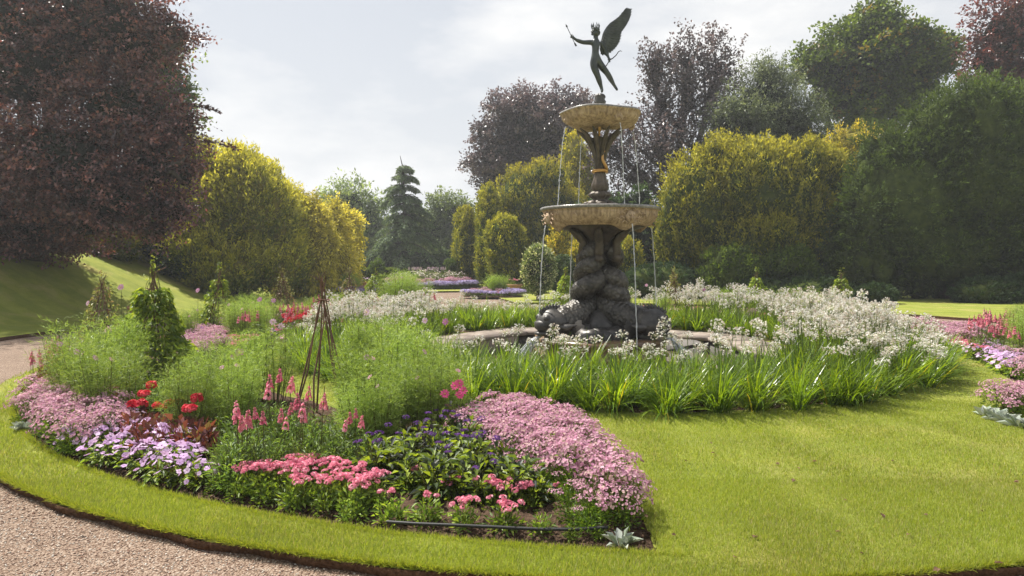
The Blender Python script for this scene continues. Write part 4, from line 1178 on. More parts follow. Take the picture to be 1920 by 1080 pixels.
def agapanthus(x, y, sc, label, group, nf, out_lean, hs=1.0):
    t = thing('agapanthus_plant', label, 'agapanthus', (x, y, -.01), 0, group, sc)
    lo = obj('leaf_clump', aga_leaf[rng.integers(0, 6)], t); lo.rotation_mode = 'QUATERNION'
    ddx, ddy = x - FX, y - FY; dd = math.hypot(ddx, ddy); tl = (out_lean * 1.3 + rng.normal(0, .09)) * (dd > 4.3)
    lo.rotation_quaternion = (Matrix.Rotation(tl, 4, Vector((-ddy / dd, ddx / dd, 0))) @ Matrix.Rotation(rng.uniform(0, 6.28), 4, 'Z')).to_quaternion(); lo.scale = (1, 1, rng.uniform(.82, 1.12))
    for q in range(nf):
        f = obj('flower_head', aga_head[rng.integers(0, 6)], t); a = rng.uniform(0, 6.28); r = rng.uniform(0, .16)
        f.location = (r * math.cos(a), r * math.sin(a), 0)
        dx, dy = x - FX, y - FY; d = math.hypot(dx, dy); k = out_lean + rng.normal(0, .06)
        f.rotation_euler = (-dy / d * k + rng.normal(0, .07), dx / d * k + rng.normal(0, .07), rng.uniform(0, 6.28)); f.scale = (1, 1, hs * rng.uniform(.82, 1.08))
    return t

# fill helpers -------------------------------------------------------
def poly_pts(poly, spacing, z=0.0, keep=None, jitter=.32):
    """points at a spacing on the ground under an outline that was seen at height z"""
    q = np.array([G(v_[0], v_[1], v_[2] if len(v_) > 2 else z) for v_ in poly])
    return fill(q, spacing, keep, jitter)
def fill(q, spacing, keep=None, jitter=.32):
    x0, y0 = q.min(0); x1, y1 = q.max(0); pts = []
    yy = y0; row = 0
    while yy < y1:
        xx = x0 + (row % 2) * spacing * .5
        while xx < x1:
            px, py = xx + rng.uniform(-1, 1) * spacing * jitter, yy + rng.uniform(-1, 1) * spacing * jitter
            c = False; j = len(q) - 1
            for i in range(len(q)):
                if (q[i][1] > py) != (q[j][1] > py) and px < (q[j][0] - q[i][0]) * (py - q[i][1]) / (q[j][1] - q[i][1]) + q[i][0]: c = not c
                j = i
            if c and (keep is None or keep(px, py)): pts.append((px, py))
            xx += spacing
        yy += spacing * .87; row += 1
    return pts
INB = lambda m_: (lambda x, y: bool(in_bed(np.array([x]), np.array([y]), m_)[0]))

# ================================================================== trees and hedges
def lump(d, seed, f=2.2):
    o = np.random.default_rng(seed).uniform(0, 6.28, 9)
    return (np.sin(d[:, 0] * f + o[0]) * np.cos(d[:, 1] * f + o[1]) + np.sin(d[:, 2] * f * 1.2 + o[2] + d[:, 0] * 1.7)
            + .6 * np.sin(d[:, 0] * f * 2.3 + o[3]) * np.sin(d[:, 2] * f * 2.1 + o[4]) + .5 * np.cos(d[:, 1] * f * 2.6 + o[5] + d[:, 2] * 3)) / 2.4
def crown_geo(lobes, n, st, seed=1, core=True, zmin=None):
    """lobes: [(centre xyz, radii xyz)]; n leaves in clumps over the lobes' surfaces"""
    rs_ = np.random.default_rng(seed); main = list(lobes)
    nb_ = st.get('bil', 0)
    if nb_:                                    # smaller billows standing out of each mass
        bw, bh, bo = st.get('bshape', (.30, .42, .86)); subs = []
        for c, r in main:
            r = np.array(r, float); d_ = unit(rs_.normal(size=(nb_, 3)))
            for dd in d_:
                if dd[1] > .6: continue
                k_ = rs_.uniform(.65, 1.25); subs.append((np.array(c) + dd * r * bo, (r[0] * bw * k_, r[1] * bw * k_, r[2] * bh * k_)))
        lobes = main + subs
    Cn = np.array([l_[0] for l_ in lobes], float); Rd = np.array([l_[1] for l_ in lobes], float)
    area = (Rd[:, 0] * Rd[:, 2] + Rd[:, 1] * Rd[:, 2] + Rd[:, 0] * Rd[:, 1]); pr = area / area.sum()
    k = st['k']; nc = int(n / k * (2.6 if nb_ else 1.9))
    li = rs_.choice(len(lobes), nc, p=pr); d = unit(rs_.normal(size=(nc, 3)))
    lp = lump(d, seed, st.get('lf', 3.0)) if False else np.zeros(nc)
    for q in range(len(lobes)):
        m_ = li == q; lp[m_] = lump(d[m_], seed + q * 7, st.get('lf', 3.0))
    dep = rs_.uniform(st.get('depth', .25) * -1, 0.045, nc)
    f = 1 + st.get('amp', .12) * lp + dep
    C = Cn[li] + d * Rd[li] * f[:, None]
    keep = np.ones(nc, bool)
    for q in range(len(lobes)):
        e = np.linalg.norm((C - Cn[q]) / Rd[q], axis=1); keep &= (e > st.get('inner', .72)) | (li == q)
    back = d[:, 1] > .35
    keep &= ~(back & (rs_.uniform(0, 1, nc) < .65))
    keep &= C[:, 2] > (.05 if zmin is None else zmin)
    C, d, lp, dep = C[keep][:int(n / k)], d[keep][:int(n / k)], lp[keep][:int(n / k)], dep[keep][:int(n / k)]
    nc = len(C)
    A = unit(d * st['out'] + np.array([0, 0, 1.]) * st['up'] + rs_.normal(0, st.get('rand', .3), (nc, 3)))
    tt = rs_.uniform(0, 1, (nc, k))
    Lc = st['len'] * rs_.uniform(.6, 1.3, (nc, 1, 1)); sp_ = st['spread']
    off = rs_.normal(0, 1, (nc, k, 3)) * sp_; off[..., 2] *= st.get('flat', 1.0)
    B = C[:, None] + A[:, None] * (tt[..., None] - .5) * Lc + off * (1.15 - .75 * tt[..., None] * st.get('taper', 1.0))
    Dl = A[:, None] * st.get('along', 1.0) + rs_.normal(0, st.get('lr', .6), (nc, k, 3))
    Dl[..., 2] -= st.get('droop', 0)
    N = rs_.normal(0, .6, (nc, k, 3)) + np.array([0, 0, 1.]) * st.get('nup', 1.0)
    c0, c1 = np.array(st['c0']), np.array(st['c1'])
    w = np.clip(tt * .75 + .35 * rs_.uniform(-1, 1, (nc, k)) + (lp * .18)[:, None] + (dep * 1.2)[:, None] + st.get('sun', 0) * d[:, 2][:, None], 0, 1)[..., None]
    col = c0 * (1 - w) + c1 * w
    if 'c2' in st:
        m2 = (rs_.uniform(0, 1, (nc, 1, 1)) < st.get('p2', .15)) * (rs_.uniform(0, 1, (nc, k, 1)) < .8); col = np.where(m2, np.array(st['c2']), col)
    col = col * rs_.uniform(.78, 1.22, (nc, 1, 1)) * rs_.uniform(.82, 1.18, (nc, k, 1))
    g = Geo()
    m = nc * k
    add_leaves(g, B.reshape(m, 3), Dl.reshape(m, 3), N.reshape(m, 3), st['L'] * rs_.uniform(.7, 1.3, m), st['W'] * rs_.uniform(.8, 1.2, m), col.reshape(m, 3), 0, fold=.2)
    if core:  # solid blobs added within the lobes so light cannot pass through
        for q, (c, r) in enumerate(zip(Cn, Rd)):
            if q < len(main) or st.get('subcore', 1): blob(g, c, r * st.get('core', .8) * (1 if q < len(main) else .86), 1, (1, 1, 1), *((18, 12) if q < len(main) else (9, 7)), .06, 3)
    return g
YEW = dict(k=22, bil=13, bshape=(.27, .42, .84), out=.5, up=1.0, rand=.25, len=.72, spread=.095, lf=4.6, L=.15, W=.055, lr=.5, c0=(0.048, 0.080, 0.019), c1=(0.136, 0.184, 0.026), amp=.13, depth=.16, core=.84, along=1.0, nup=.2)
def sty(b, **k): d = dict(b); d.update(k); return d
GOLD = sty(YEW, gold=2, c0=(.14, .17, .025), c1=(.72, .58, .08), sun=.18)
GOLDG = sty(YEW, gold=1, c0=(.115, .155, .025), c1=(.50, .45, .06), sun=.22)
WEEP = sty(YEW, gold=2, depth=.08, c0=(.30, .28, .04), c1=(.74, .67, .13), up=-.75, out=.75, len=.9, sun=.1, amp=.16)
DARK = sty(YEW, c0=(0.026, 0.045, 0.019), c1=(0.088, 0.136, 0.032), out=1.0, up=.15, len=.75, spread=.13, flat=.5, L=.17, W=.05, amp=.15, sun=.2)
CLIP = sty(YEW, bil=0, c0=(0.029, 0.056, 0.019), c1=(0.072, 0.120, 0.035), len=.12, spread=.05, L=.09, W=.045, amp=.03, depth=.05, core=.93, out=1, up=.2)
CLIPY = sty(CLIP, c0=(0.080, 0.136, 0.019), c1=(0.208, 0.256, 0.032))
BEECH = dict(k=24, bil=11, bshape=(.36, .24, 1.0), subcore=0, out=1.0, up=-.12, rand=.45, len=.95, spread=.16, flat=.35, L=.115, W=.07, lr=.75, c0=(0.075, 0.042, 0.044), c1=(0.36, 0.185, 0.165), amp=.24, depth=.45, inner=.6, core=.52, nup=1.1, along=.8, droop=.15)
PURP = sty(BEECH, c0=(.075, .058, .064), c1=(.23, .18, .185), L=.20, W=.13, spread=.24, len=1.2, core=.62)
OAK = sty(BEECH, c0=(0.048, 0.080, 0.019), c1=(0.192, 0.264, 0.040), up=.35, L=.24, W=.16, spread=.30, len=1.2, c2=(.22, .16, .03), p2=.06, core=.6)
WILLOW = sty(BEECH, c0=(0.096, 0.136, 0.056), c1=(0.304, 0.376, 0.176), up=.6, L=.30, W=.13, spread=.34, len=1.5, core=.55, k=20)
HOLM = sty(BEECH, c0=(0.072, 0.096, 0.064), c1=(0.240, 0.280, 0.200), up=.7, L=.17, W=.06, spread=.2, len=1.3, core=.6)
def limbs(g, base, lobes, r0, n_sub=3, seed=3):
    rs_ = np.random.default_rng(seed); base = np.array(base, float)
    top = np.mean([l_[0] for l_ in lobes], 0); fork = base + (top - base) * .45
    fork[:2] = base[:2] * .7 + top[:2] * .3
    tube(g, [base - [0, 0, .3], base + (fork - base) * .5 + rs_.normal(0, .06, 3), fork], [r0 * 1.25, r0, r0 * .8], 10, 0)
    for c, r in lobes:
        c = np.array(c, float); r = np.array(r, float)
        m1 = fork + (c - fork) * .5 + rs_.normal(0, .25, 3); tube(g, [fork - [0, 0, .2], m1, c], [r0 * .55, r0 * .4, r0 * .25], 7, 0)
        for q in range(n_sub):
            d = unit(rs_.normal(size=3) + [0, 0, .5]); e = c + d * r * .93
            tube(g, [m1 + (c - m1) * rs_.uniform(.2, 1), (c + e) / 2 + rs_.normal(0, .2, 3), e], [r0 * .22, r0 * .13, r0 * .03], 5, 0)
def lobes_px(L_, D, dy=.8):
    out = []
    for q in L_:
        px, py, rx, rz = q[:4]; DD = D + (q[4] if len(q) > 4 else 0); s = DD / FOC
        out.append((P(px, py, DD), (rx * s, max(rx, rz * .6) * s * dy, rz * s)))
    return out
def tree(name, label, cat, L_, D, n, st, m_, base_px, r0=.3, dy=.8, seed=1, core=True, group=None, nsub=3, limb=True):
    lb = lobes_px(L_, D, dy); x, y = (base_px - 960) / FOC * D, D; z = float(terrain(x, y))
    t = thing(name, label, cat, (x, y, z), 0, group)
    lb = [(np.array(c) - [x, y, z], r) for c, r in lb]
    st2 = dict(st)
    g = crown_geo(lb, n, st2, seed, core)
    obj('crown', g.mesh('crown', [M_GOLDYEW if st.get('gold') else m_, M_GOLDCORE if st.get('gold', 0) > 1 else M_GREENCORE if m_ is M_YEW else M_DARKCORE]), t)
    g = Geo()
    if limb: limbs(g, (0, 0, 0), lb, r0, nsub, seed)
    else: tube(g, [(0, 0, -.2), (0, 0, float(lb[0][0][2]))], [r0, r0 * .6], 8)
    obj('trunk', g.mesh('trunk', M_BARK, True), t)
    return t

# --- left side
beech_l = tree('copper_beech', 'huge copper beech with dark red leaves filling the upper left, drooping towards the lawn', 'tree',
     [(40, 60, 240, 230), (190, 40, 135, 120, -.5), (235, 215, 115, 110, -1), (130, 300, 150, 105, -1.5), (275, 310, 75, 80, -1), (-100, 260, 150, 220, 1),
      (262, 90, 62, 52, -.5), (190, 370, 100, 60, -1.5), (300, 385, 42, 52, -1), (30, 370, 120, 70, .5), (-200, 60, 150, 200, 2), (40, 425, 150, 48, -.5), (170, 420, 70, 40, -1), (350, 235, 26, 24, -1), (345, 325, 30, 42, -1.2), (335, 395, 24, 34, -1.2), (300, 432, 22, 22, -1.2), (318, 60, 24, 30, -.8)], 20.5, 150000, BEECH, M_BEECH, 40, .5, .85, 11)
for pts in (((300, 20), (322, 35), (343, 62), (347, 72)), ((320, 205), (350, 198), (385, 201), (410, 211)), ((330, 272), (370, 264), (410, 268), (445, 280))):
    g = Geo(); W_ = np.array([P(x, y, 19.8) for x, y in pts]) - np.array(beech_l.location); tube(g, W_, np.linspace(.03, .006, len(W_)), 5, 1)
    n = 130; t_ = rng.uniform(.0, 1, n) ** .8; B = np.stack([np.interp(t_ * (len(W_) - 1), range(len(W_)), W_[:, i]) for i in range(3)], 1) + rng.normal(0, 1, (n, 3)) * [.08, .12, .05] * (1.3 - t_)[:, None]
    D = np.tile(unit(W_[-1] - W_[0]), (n, 1)) + rng.normal(0, .7, (n, 3)); add_leaves(g, B, D, rng.normal(0, .5, (n, 3)) + [0, 0, 1], .12, .07, pick([(.05, .02, .018), (.10, .035, .03)], n), 0)
    obj('branch', g.mesh('branch', [M_BEECH, M_BARK]), beech_l)
tree('green_tree', 'tall green tree showing behind the right edge of the copper beech', 'tree', [(310, 150, 38, 70), (325, 215, 40, 60), (290, 90, 40, 40)], 29, 9000, sty(OAK, L=.18, W=.11), M_LEAF, 300, .25, seed=5)
tree('yew_shrub', 'dark green shrub in deep shade under the copper beech', 'shrub', [(60, 420, 95, 60), (-60, 410, 110, 75), (130, 400, 70, 75, .5), (180, 400, 60, 75, 1), (20, 380, 90, 70, 1), (100, 350, 120, 90, 2)], 25.5, 22000, sty(DARK, c1=(0.080, 0.112, 0.026)), M_YEW, 60, .12, seed=6, limb=False)
tree('holly_shrub', 'dark evergreen shrub between the beech and the large golden yew', 'shrub', [(265, 430, 60, 60), (315, 465, 45, 42, -.5), (240, 395, 60, 60)], 26.5, 10000, sty(DARK, c1=(0.072, 0.104, 0.026)), M_YEW, 270, .12, seed=61, limb=False)
tree('privet_shrub', 'low rounded olive yellow shrub under the beech canopy', 'shrub', [(213, 455, 42, 32), (180, 450, 25, 26), (240, 468, 18, 20)], 24.6, 7000, sty(GOLDG, up=.4, len=.25, L=.09, W=.05, c1=(0.272, 0.224, 0.032)), M_YEW, 213, .08, seed=7, limb=False)
tree('golden_yew', 'largest golden yew at left, broad and domed with upright plumes', 'yew',
     [(430, 400, 100, 105), (360, 340, 62, 68), (470, 385, 72, 78, -.5), (510, 440, 50, 90, .5), (335, 425, 80, 85), (400, 480, 120, 70, -.3), (395, 310, 60, 34), (520, 495, 45, 60), (450, 320, 40, 34), (490, 345, 34, 34), (535, 420, 38, 60, 1), (540, 490, 40, 60, 1)], 27, 72000, sty(GOLDG, gold=2, c0=(.12, .16, .03), c1=(.58, .55, .09), depth=.12, sun=.32), M_YEW, 430, .35, .75, 8, limb=False)
for k, (px, py, rx, rz) in enumerate(((345, 492, 38, 18), (395, 503, 45, 20), (450, 522, 40, 18))):
    tree('juniper_shrub', ('dark green spreading juniper below the golden yew, leftmost of three', 'dark spreading juniper in the middle at the golden yew\'s foot', 'dark spreading juniper at the right foot of the golden yew')[k], 'shrub', [(px, py, rx, rz)], 25.5 + k, 2600, sty(DARK, len=.35, c1=(0.072, 0.128, 0.040)), M_YEW, px, .06, seed=20 + k, limb=False, group='low junipers under the golden yew')
for k, (L_, D, lab) in enumerate((
    ([(565, 455, 46, 78), (548, 410, 30, 36), (560, 515, 52, 42), (592, 470, 34, 74), (590, 525, 30, 30)], 29, 'bright golden weeping yew cascading to the lawn beside the large domed yew'),
    ([(615, 465, 36, 72), (600, 420, 28, 32), (620, 515, 36, 40), (638, 495, 22, 50)], 31, 'bright golden weeping yew second in the row, draped in long plumes'),
    ([(642, 428, 31, 34), (645, 480, 22, 60), (652, 505, 17, 42)], 33, 'golden yew with a rounded mushroom top, last of the left row'))):
    tree('weeping_golden_yew', lab, 'yew', L_, D, 20000, WEEP, M_YEW, L_[0][0], .2, .8, 30 + k, limb=False, group='golden yews along the left lawn')
# --- the end of the view
tree('lime_tree', 'pale green airy tree left of the cedar', 'tree', [(655, 385, 48, 42), (620, 400, 30, 35), (690, 420, 35, 50), (655, 450, 55, 40)], 56, 12000, WILLOW, M_LEAF, 660, .35, seed=40)
tree('ash_tree', 'pale green airy tree right of the cedar', 'tree', [(845, 405, 40, 42), (815, 430, 35, 50), (870, 430, 30, 50), (845, 470, 45, 30)], 56, 11000, WILLOW, M_LEAF, 845, .35, seed=41)
tree('far_tree', 'small dark round tree far off beyond the left golden yews', 'tree', [(582, 385, 9, 8), (600, 384, 10, 10), (590, 410, 25, 22)], 75, 1800, sty(OAK, c1=(0.112, 0.144, 0.048), L=.3, W=.22), M_LEAF, 590, .3, seed=42)
g = Geo()
def hedge(name, label, p0, p1, h, th_, n, st, seed, m_=M_YEW, z0=0):
    """clipped hedge between two ground points"""
    p0, p1 = np.array(p0, float), np.array(p1, float); L_ = np.linalg.norm(p1 - p0); u = (p1 - p0) / L_; w = np.array([-u[1], u[0]])
    c = (p0 + p1) / 2; t = thing(name, label, 'hedge', (c[0], c[1], z0)); rs_ = np.random.default_rng(seed); g = Geo()
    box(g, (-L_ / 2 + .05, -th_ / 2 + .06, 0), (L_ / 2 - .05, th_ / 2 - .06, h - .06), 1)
    nf = rs_.uniform(0, 1, n); s = rs_.uniform(-L_ / 2, L_ / 2, n); face = rs_.choice(4, n, p=[.55, .12, .28, .05])
    B = np.zeros((n, 3)); D = np.zeros((n, 3)); B[:, 0] = s
    f0 = face == 0; B[f0, 1] = -th_ / 2; B[f0, 2] = nf[f0] * h; D[f0, 1] = -1
    f1 = face == 1; B[f1, 1] = th_ / 2; B[f1, 2] = nf[f1] * h; D[f1, 1] = 1
    f2 = face == 2; B[f2, 1] = (nf[f2] - .5) * th_; B[f2, 2] = h; D[f2, 2] = 1
    f3 = face == 3; B[f3, 0] = L_ / 2 * np.sign(nf[f3] - .5); B[f3, 1] = (rs_.uniform(0, 1, f3.sum()) - .5) * th_; B[f3, 2] = rs_.uniform(0, h, f3.sum()); D[f3, 0] = np.sign(nf[f3] - .5)
    B += rs_.normal(0, .035, B.shape) - D * .05; D = D + rs_.normal(0, .6, D.shape) + [0, 0, .5]
    w_ = rs_.uniform(0, 1, (n, 1)); col = np.array(st['c0']) * (1 - w_) + np.array(st['c1']) * w_
    add_leaves(g, B, D, rnd_dir(n), st['L'] * 1.3, st['W'] * 1.2, col)
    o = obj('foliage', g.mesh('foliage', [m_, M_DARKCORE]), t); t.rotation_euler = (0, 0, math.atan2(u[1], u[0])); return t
hedge('yew_hedge', 'dark clipped yew hedge closing the far end behind the cedar', (-14.5, 46), (1.5, 46), 1.78, 1.0, 9000, CLIP, 50)
hedge('box_hedge', 'low light green clipped hedge at the far end beside the golden yews', (-10.6, 38.6), (-6.6, 38.2), 1.0, .7, 4000, CLIPY, 51)

def cedar():
    D = 47.0; x = (757 - 960) / FOC * D; H = EYE - (292 - HZ) / FOC * D
    t = thing('cedar_tree', 'tall conical blue green cedar with tiered drooping branches on the central axis', 'tree', (x, D, 0))
    rs_ = np.random.default_rng(55); g = Geo()
    tube(g, [(0, 0, -.2), (.05, 0, H * .5), (-.05, 0, H * .9), (-.25, 0, H)], [.24, .15, .05, .015], 8); obj('trunk', g.mesh('trunk', M_BARK, True), t)
    lv = Geo(); wood = Geo(); nb = 175
    for i in range(nb):
        f = (i + rs_.uniform(0, 1)) / nb; z = .55 + (H - .7) * f
        tier = math.floor(f * 12) / 12; z = .5 + (H - .62) * (tier * .86 + f * .14) + rs_.normal(0, .05)
        reach = (3.7 * (1 - (z / H)) ** .9 + .15) * rs_.uniform(.62, 1.2)
        if z < 1.6: reach *= 1.1
        a = rs_.uniform(0, 6.28); h = np.array([math.cos(a), math.sin(a), 0]); m = 8
        ts = np.linspace(0, 1, m); rise = rs_.uniform(.10, .28)
        pts = np.array([[0, 0, z]]) + h[None] * reach * ts[:, None] + np.array([0, 0, 1.])[None] * (rise * reach * ts - reach * .55 * ts ** 2.2)[:, None]
        tube(wood, pts, np.linspace(.045 * (1 - f) + .015, .006, m), 4, 0, (1, 1, 1), False)
        n = int(90 + 420 * reach / 3.6); tt = rs_.uniform(.12, 1, n) ** .75
        s = np.array([-h[1], h[0], 0]); B = np.stack([np.interp(tt, ts, pts[:, j]) for j in range(3)], 1)
        wd = .34 * np.sin(np.clip(tt, .05, .97) * PI) ** .6 * (.5 + reach / 5); lat = rs_.uniform(-1, 1, n)
        B += s[None] * (lat * wd)[:, None]; B[:, 2] -= np.abs(lat) ** 1.5 * wd * .6 + rs_.uniform(0, .17, n)
        Dn = h[None] * .7 + s[None] * lat[:, None] + np.array([0, 0, -1.])[None] * rs_.uniform(.1, 1.0, (n, 1)) + rs_.normal(0, .25, (n, 3))
        w_ = rs_.uniform(0, 1, (n, 1)); col = np.array((.06, .10, .06)) * (1 - w_) + np.array((.22, .30, .13)) * w_
        add_leaves(lv, B, Dn, rs_.normal(0, .4, (n, 3)) + [0, 0, 1], rs_.uniform(.12, .28, n), .07, col)
    obj('crown', lv.mesh('crown', M_YEW), t); tag(obj('branchwork', wood.mesh('branchwork', M_BARK), t), kind='stuff')
cedar()

# --- right of the view: clipped columns, beeches, golden yews
tree('purple_beech', 'rounded purple beech behind the clipped yews, left of the fountain top', 'tree',
     [(1000, 250, 88, 75), (940, 290, 55, 60), (1055, 220, 60, 48), (965, 215, 45, 45), (1040, 300, 70, 60), (910, 250, 25, 22), (930, 340, 40, 30)], 46, 30000, PURP, M_PURPLE, 1000, .45, .8, 60, nsub=4)
tree('purple_beech', 'taller airy purple beech with upright sprays just right of the fountain', 'tree',
     [(1290, 190, 70, 75), (1240, 190, 50, 70), (1345, 130, 48, 62), (1240, 280, 90, 70), (1310, 280, 80, 70), (1290, 120, 55, 55), (1225, 120, 32, 45), (1200, 330, 70, 60), (1150, 280, 45, 50)], 38, 25000, sty(PURP, bil=0, up=1.0, out=.55, rand=.35, len=1.5, spread=.17, L=.17, W=.11, amp=.45, depth=.6, core=.2), M_PURPLE, 1270, .4, .8, 61, nsub=7)
tree('holm_oak', 'loose grey green tree between the purple beech and the tall oak', 'tree', [(1430, 200, 75, 68), (1480, 240, 65, 60), (1380, 240, 50, 60), (1520, 270, 45, 40), (1440, 150, 35, 35)], 36, 26000, HOLM, M_LEAF, 1450, .3, .8, 62, nsub=5)
tree('sycamore_tree', 'tall broad green sycamore rising highest behind the right yews', 'tree',
     [(1630, 110, 88, 75), (1560, 130, 58, 55), (1710, 120, 62, 55), (1640, 60, 60, 42), (1600, 190, 75, 50), (1680, 190, 60, 45), (1520, 120, 30, 30), (1765, 95, 25, 25)], 41, 36000, OAK, M_LEAF, 1620, .4, .8, 63, nsub=6)
tree('copper_beech', 'copper beech at the top right corner behind the dark yew', 'tree', [(1890, 70, 75, 85), (1850, 120, 45, 50), (1960, 60, 90, 110), (1900, 160, 50, 40)], 36, 20000, sty(BEECH, L=.17, W=.11, c1=(0.208, 0.072, 0.064)), M_BEECH, 1920, .4, .8, 64, nsub=5)
tree('golden_conifer', 'narrow bright yellow green conifer glimpsed behind the fountain stem', 'tree', [(1078, 300, 24, 46), (1090, 345, 38, 50), (1075, 385, 50, 40)], 40, 9000, sty(GOLD, c0=(0.144, 0.192, 0.024), c1=(0.672, 0.576, 0.048)), M_YEW, 1085, .15, .8, 65, limb=False)
tree('golden_yew', 'tall billowing golden green yew rising behind the clipped columns', 'yew', [(985, 380, 62, 62), (1020, 340, 45, 32), (1045, 410, 60, 60), (960, 430, 40, 60), (1000, 460, 70, 60)], 37, 22000, sty(GOLDG, c1=(0.416, 0.368, 0.048)), M_YEW, 1000, .25, .8, 66, limb=False)
cols = (([(873, 470, 21, 72), (872, 425, 20, 34), (876, 505, 17, 32)], 38, 'leftmost clipped dark gold yew column by the far lawn'),
        ([(917, 440, 23, 84), (915, 400, 21, 50), (910, 490, 17, 46)], 35.5, 'tallest clipped yew column, second from the left'),
        ([(950, 470, 37, 58), (945, 440, 30, 35), (955, 510, 32, 34)], 32.5, 'broad clipped yew block with a golden top beside the terracotta pot'))
for k, (L_, D, lab) in enumerate(cols):
    tree('clipped_yew', lab, 'yew', L_, D, 10000, sty(GOLDG, bil=4, len=.3, amp=.05, depth=.07, core=.9, L=.12, c0=(.10, .14, .02), c1=(.42, .40, .05)), M_YEW, L_[0][0], .2, .8, 70 + k, limb=False, group='clipped yews right of the far path')
tree('golden_yew', 'small golden yew peeping out just left of the fountain column', 'yew', [(1052, 455, 22, 32), (1045, 490, 18, 40)], 30.5, 3500, sty(GOLD, len=.3), M_YEW, 1050, .12, .8, 74, limb=False)
tree('golden_yew', 'slim golden yew partly hidden by the twisted sea monsters', 'yew', [(1090, 500, 20, 52)], 28, 3000, sty(GOLD, len=.3), M_YEW, 1090, .12, .8, 75, limb=False)
tree('golden_yew', 'dome shaped golden green yew just right of the twisted bronze column', 'yew', [(1175, 500, 27, 52), (1190, 530, 25, 30)], 29.5, 4000, sty(GOLDG, len=.25, amp=.05), M_YEW, 1178, .12, .8, 76, limb=False)
tree('laurel_bush', 'dark green laurel bush behind the fountain below the lower basin', 'shrub', [(1190, 430, 75, 60), (1130, 430, 50, 60), (1220, 480, 45, 40), (1110, 480, 40, 50)], 33.5, 12000, sty(DARK, L=.15, W=.08, len=.3, c1=(0.080, 0.136, 0.056)), M_LEAF, 1185, .15, .8, 77, limb=False)
tree('variegated_bush', 'rounded bush speckled with white edged leaves left of the fountain', 'shrub', [(1010, 505, 28, 42)], 26.5, 5000, sty(CLIP, c0=(0.080, 0.120, 0.048), c1=(0.192, 0.240, 0.096), c2=(.55, .56, .42), p2=.38, L=.09, W=.06, k=6, spread=.07), M_LEAF, 1010, .1, .9, 78, limb=False)
tree('clipped_dome', 'smooth grey green clipped dome behind the fountain at left', 'shrub', [(1056, 515, 22, 34)], 27.5, 4500, sty(CLIP, c0=(0.064, 0.104, 0.056), c1=(0.160, 0.224, 0.120)), M_YEW, 1056, .1, .9, 79, limb=False)
tree('clipped_mound', 'long low dark clipped mound behind the white flowers right of the fountain', 'shrub', [(1243, 528, 68, 32)], 28, 6500, sty(CLIP, c1=(0.080, 0.136, 0.064)), M_YEW, 1243, .1, .7, 80, limb=False)
tree('golden_yew', 'wide golden topped yew filling the middle right background', 'yew',
     [(1320, 395, 80, 115), (1400, 365, 95, 105), (1480, 385, 90, 100), (1545, 350, 60, 70), (1400, 470, 115, 70), (1500, 470, 80, 65), (1290, 450, 55, 80), (1460, 320, 50, 45)], 29, 68000, sty(GOLDG, c0=(.085, .12, .020), c1=(.44, .41, .055), sun=.3, len=.7), M_YEW, 1400, .4, .7, 81, limb=False)
tree('golden_yew', 'golden yew top showing between the grey green tree and the dark yew', 'yew', [(1600, 290, 50, 48), (1570, 330, 50, 50), (1640, 320, 40, 40)], 31.5, 8000, GOLD, M_YEW, 1600, .2, .7, 82, limb=False)
for k, (L_, lab) in enumerate((([(1370, 510, 58, 48), (1340, 530, 35, 30)], 'bright green clipped yew bush with rounded tiers below the wide golden yew'), ([(1480, 495, 45, 28), (1500, 525, 40, 25)], 'small layered green yew bush right of the tiered bush'))):
    tree('yew_bush', lab, 'shrub', L_, 27.2, 6500, sty(GOLDG, len=.2, L=.11, amp=.14, lf=5, c0=(0.048, 0.088, 0.016), c1=(0.152, 0.216, 0.029)), M_YEW, L_[0][0], .1, .7, 84 + k, limb=False)
tree('dark_yew', 'massive dark green yew filling the right side behind the lawn', 'yew',
     [(1700, 400, 120, 150), (1850, 330, 140, 165), (1640, 455, 85, 100), (1780, 260, 95, 85), (1920, 430, 130, 130), (2010, 330, 130, 180), (1760, 470, 130, 85), (1600, 500, 70, 55), (1690, 300, 60, 60), (1880, 210, 60, 50)], 27.5, 80000, sty(DARK, c1=(0.120, 0.176, 0.035), sun=.35), M_YEW, 1780, .6, .6, 86, limb=False)
for k, (px, py, rx, rz, D, lab) in enumerate(((1535, 545, 62, 26, 26, 'low dark clipped mound behind the right obelisk'), (1640, 553, 36, 17, 24.5, 'small dark clipped dome at the left end of the striped lawn'),
                                     (1850, 550, 62, 27, 25, 'low rounded dark laurel mound at the right edge of the far lawn'), (1925, 545, 45, 30, 25, 'dark laurel mound at the extreme right of the far lawn'), (1430, 545, 50, 20, 26.5, 'low dark mound below the green tiered bush'))):
    tree('clipped_mound', lab, 'shrub', [(px, py, rx, rz)], D, 4500, sty(CLIP, c0=(0.026, 0.048, 0.019), c1=(0.072, 0.120, 0.048)), M_YEW, px, .08, .7, 90 + k, limb=False)
for k, (px, lab) in enumerate(((707, 'small clipped green ball left of the far flower mound'), (845, 'small clipped green ball right of the far flower mound'))):
    tree('topiary_ball', lab, 'topiary', [(px, 499, 12 if k == 0 else 11, 12)], 37.5, 1600, sty(CLIPY, c1=(0.144, 0.208, 0.048)), M_YEW, px, .05, 1.0, 97 + k, limb=False)
# far belt of trees closing the horizon on every side
g = crown_geo([(np.array((x, 92 + 6 * math.sin(x * .3), 2.2 + 1.2 * math.sin(x * .7))), (6, 5, 4.0 + 1.2 * math.sin(x * 1.3))) for x in range(-84, 90, 7)], 16000, sty(OAK, L=.9, W=.6, spread=.8, c1=(0.112, 0.160, 0.048)), 120)
tag(obj('distant_woods', g.mesh('distant_woods', [M_LEAF, M_DARKCORE])), 'distant dark belt of trees beyond the garden', 'woods', kind='stuff')

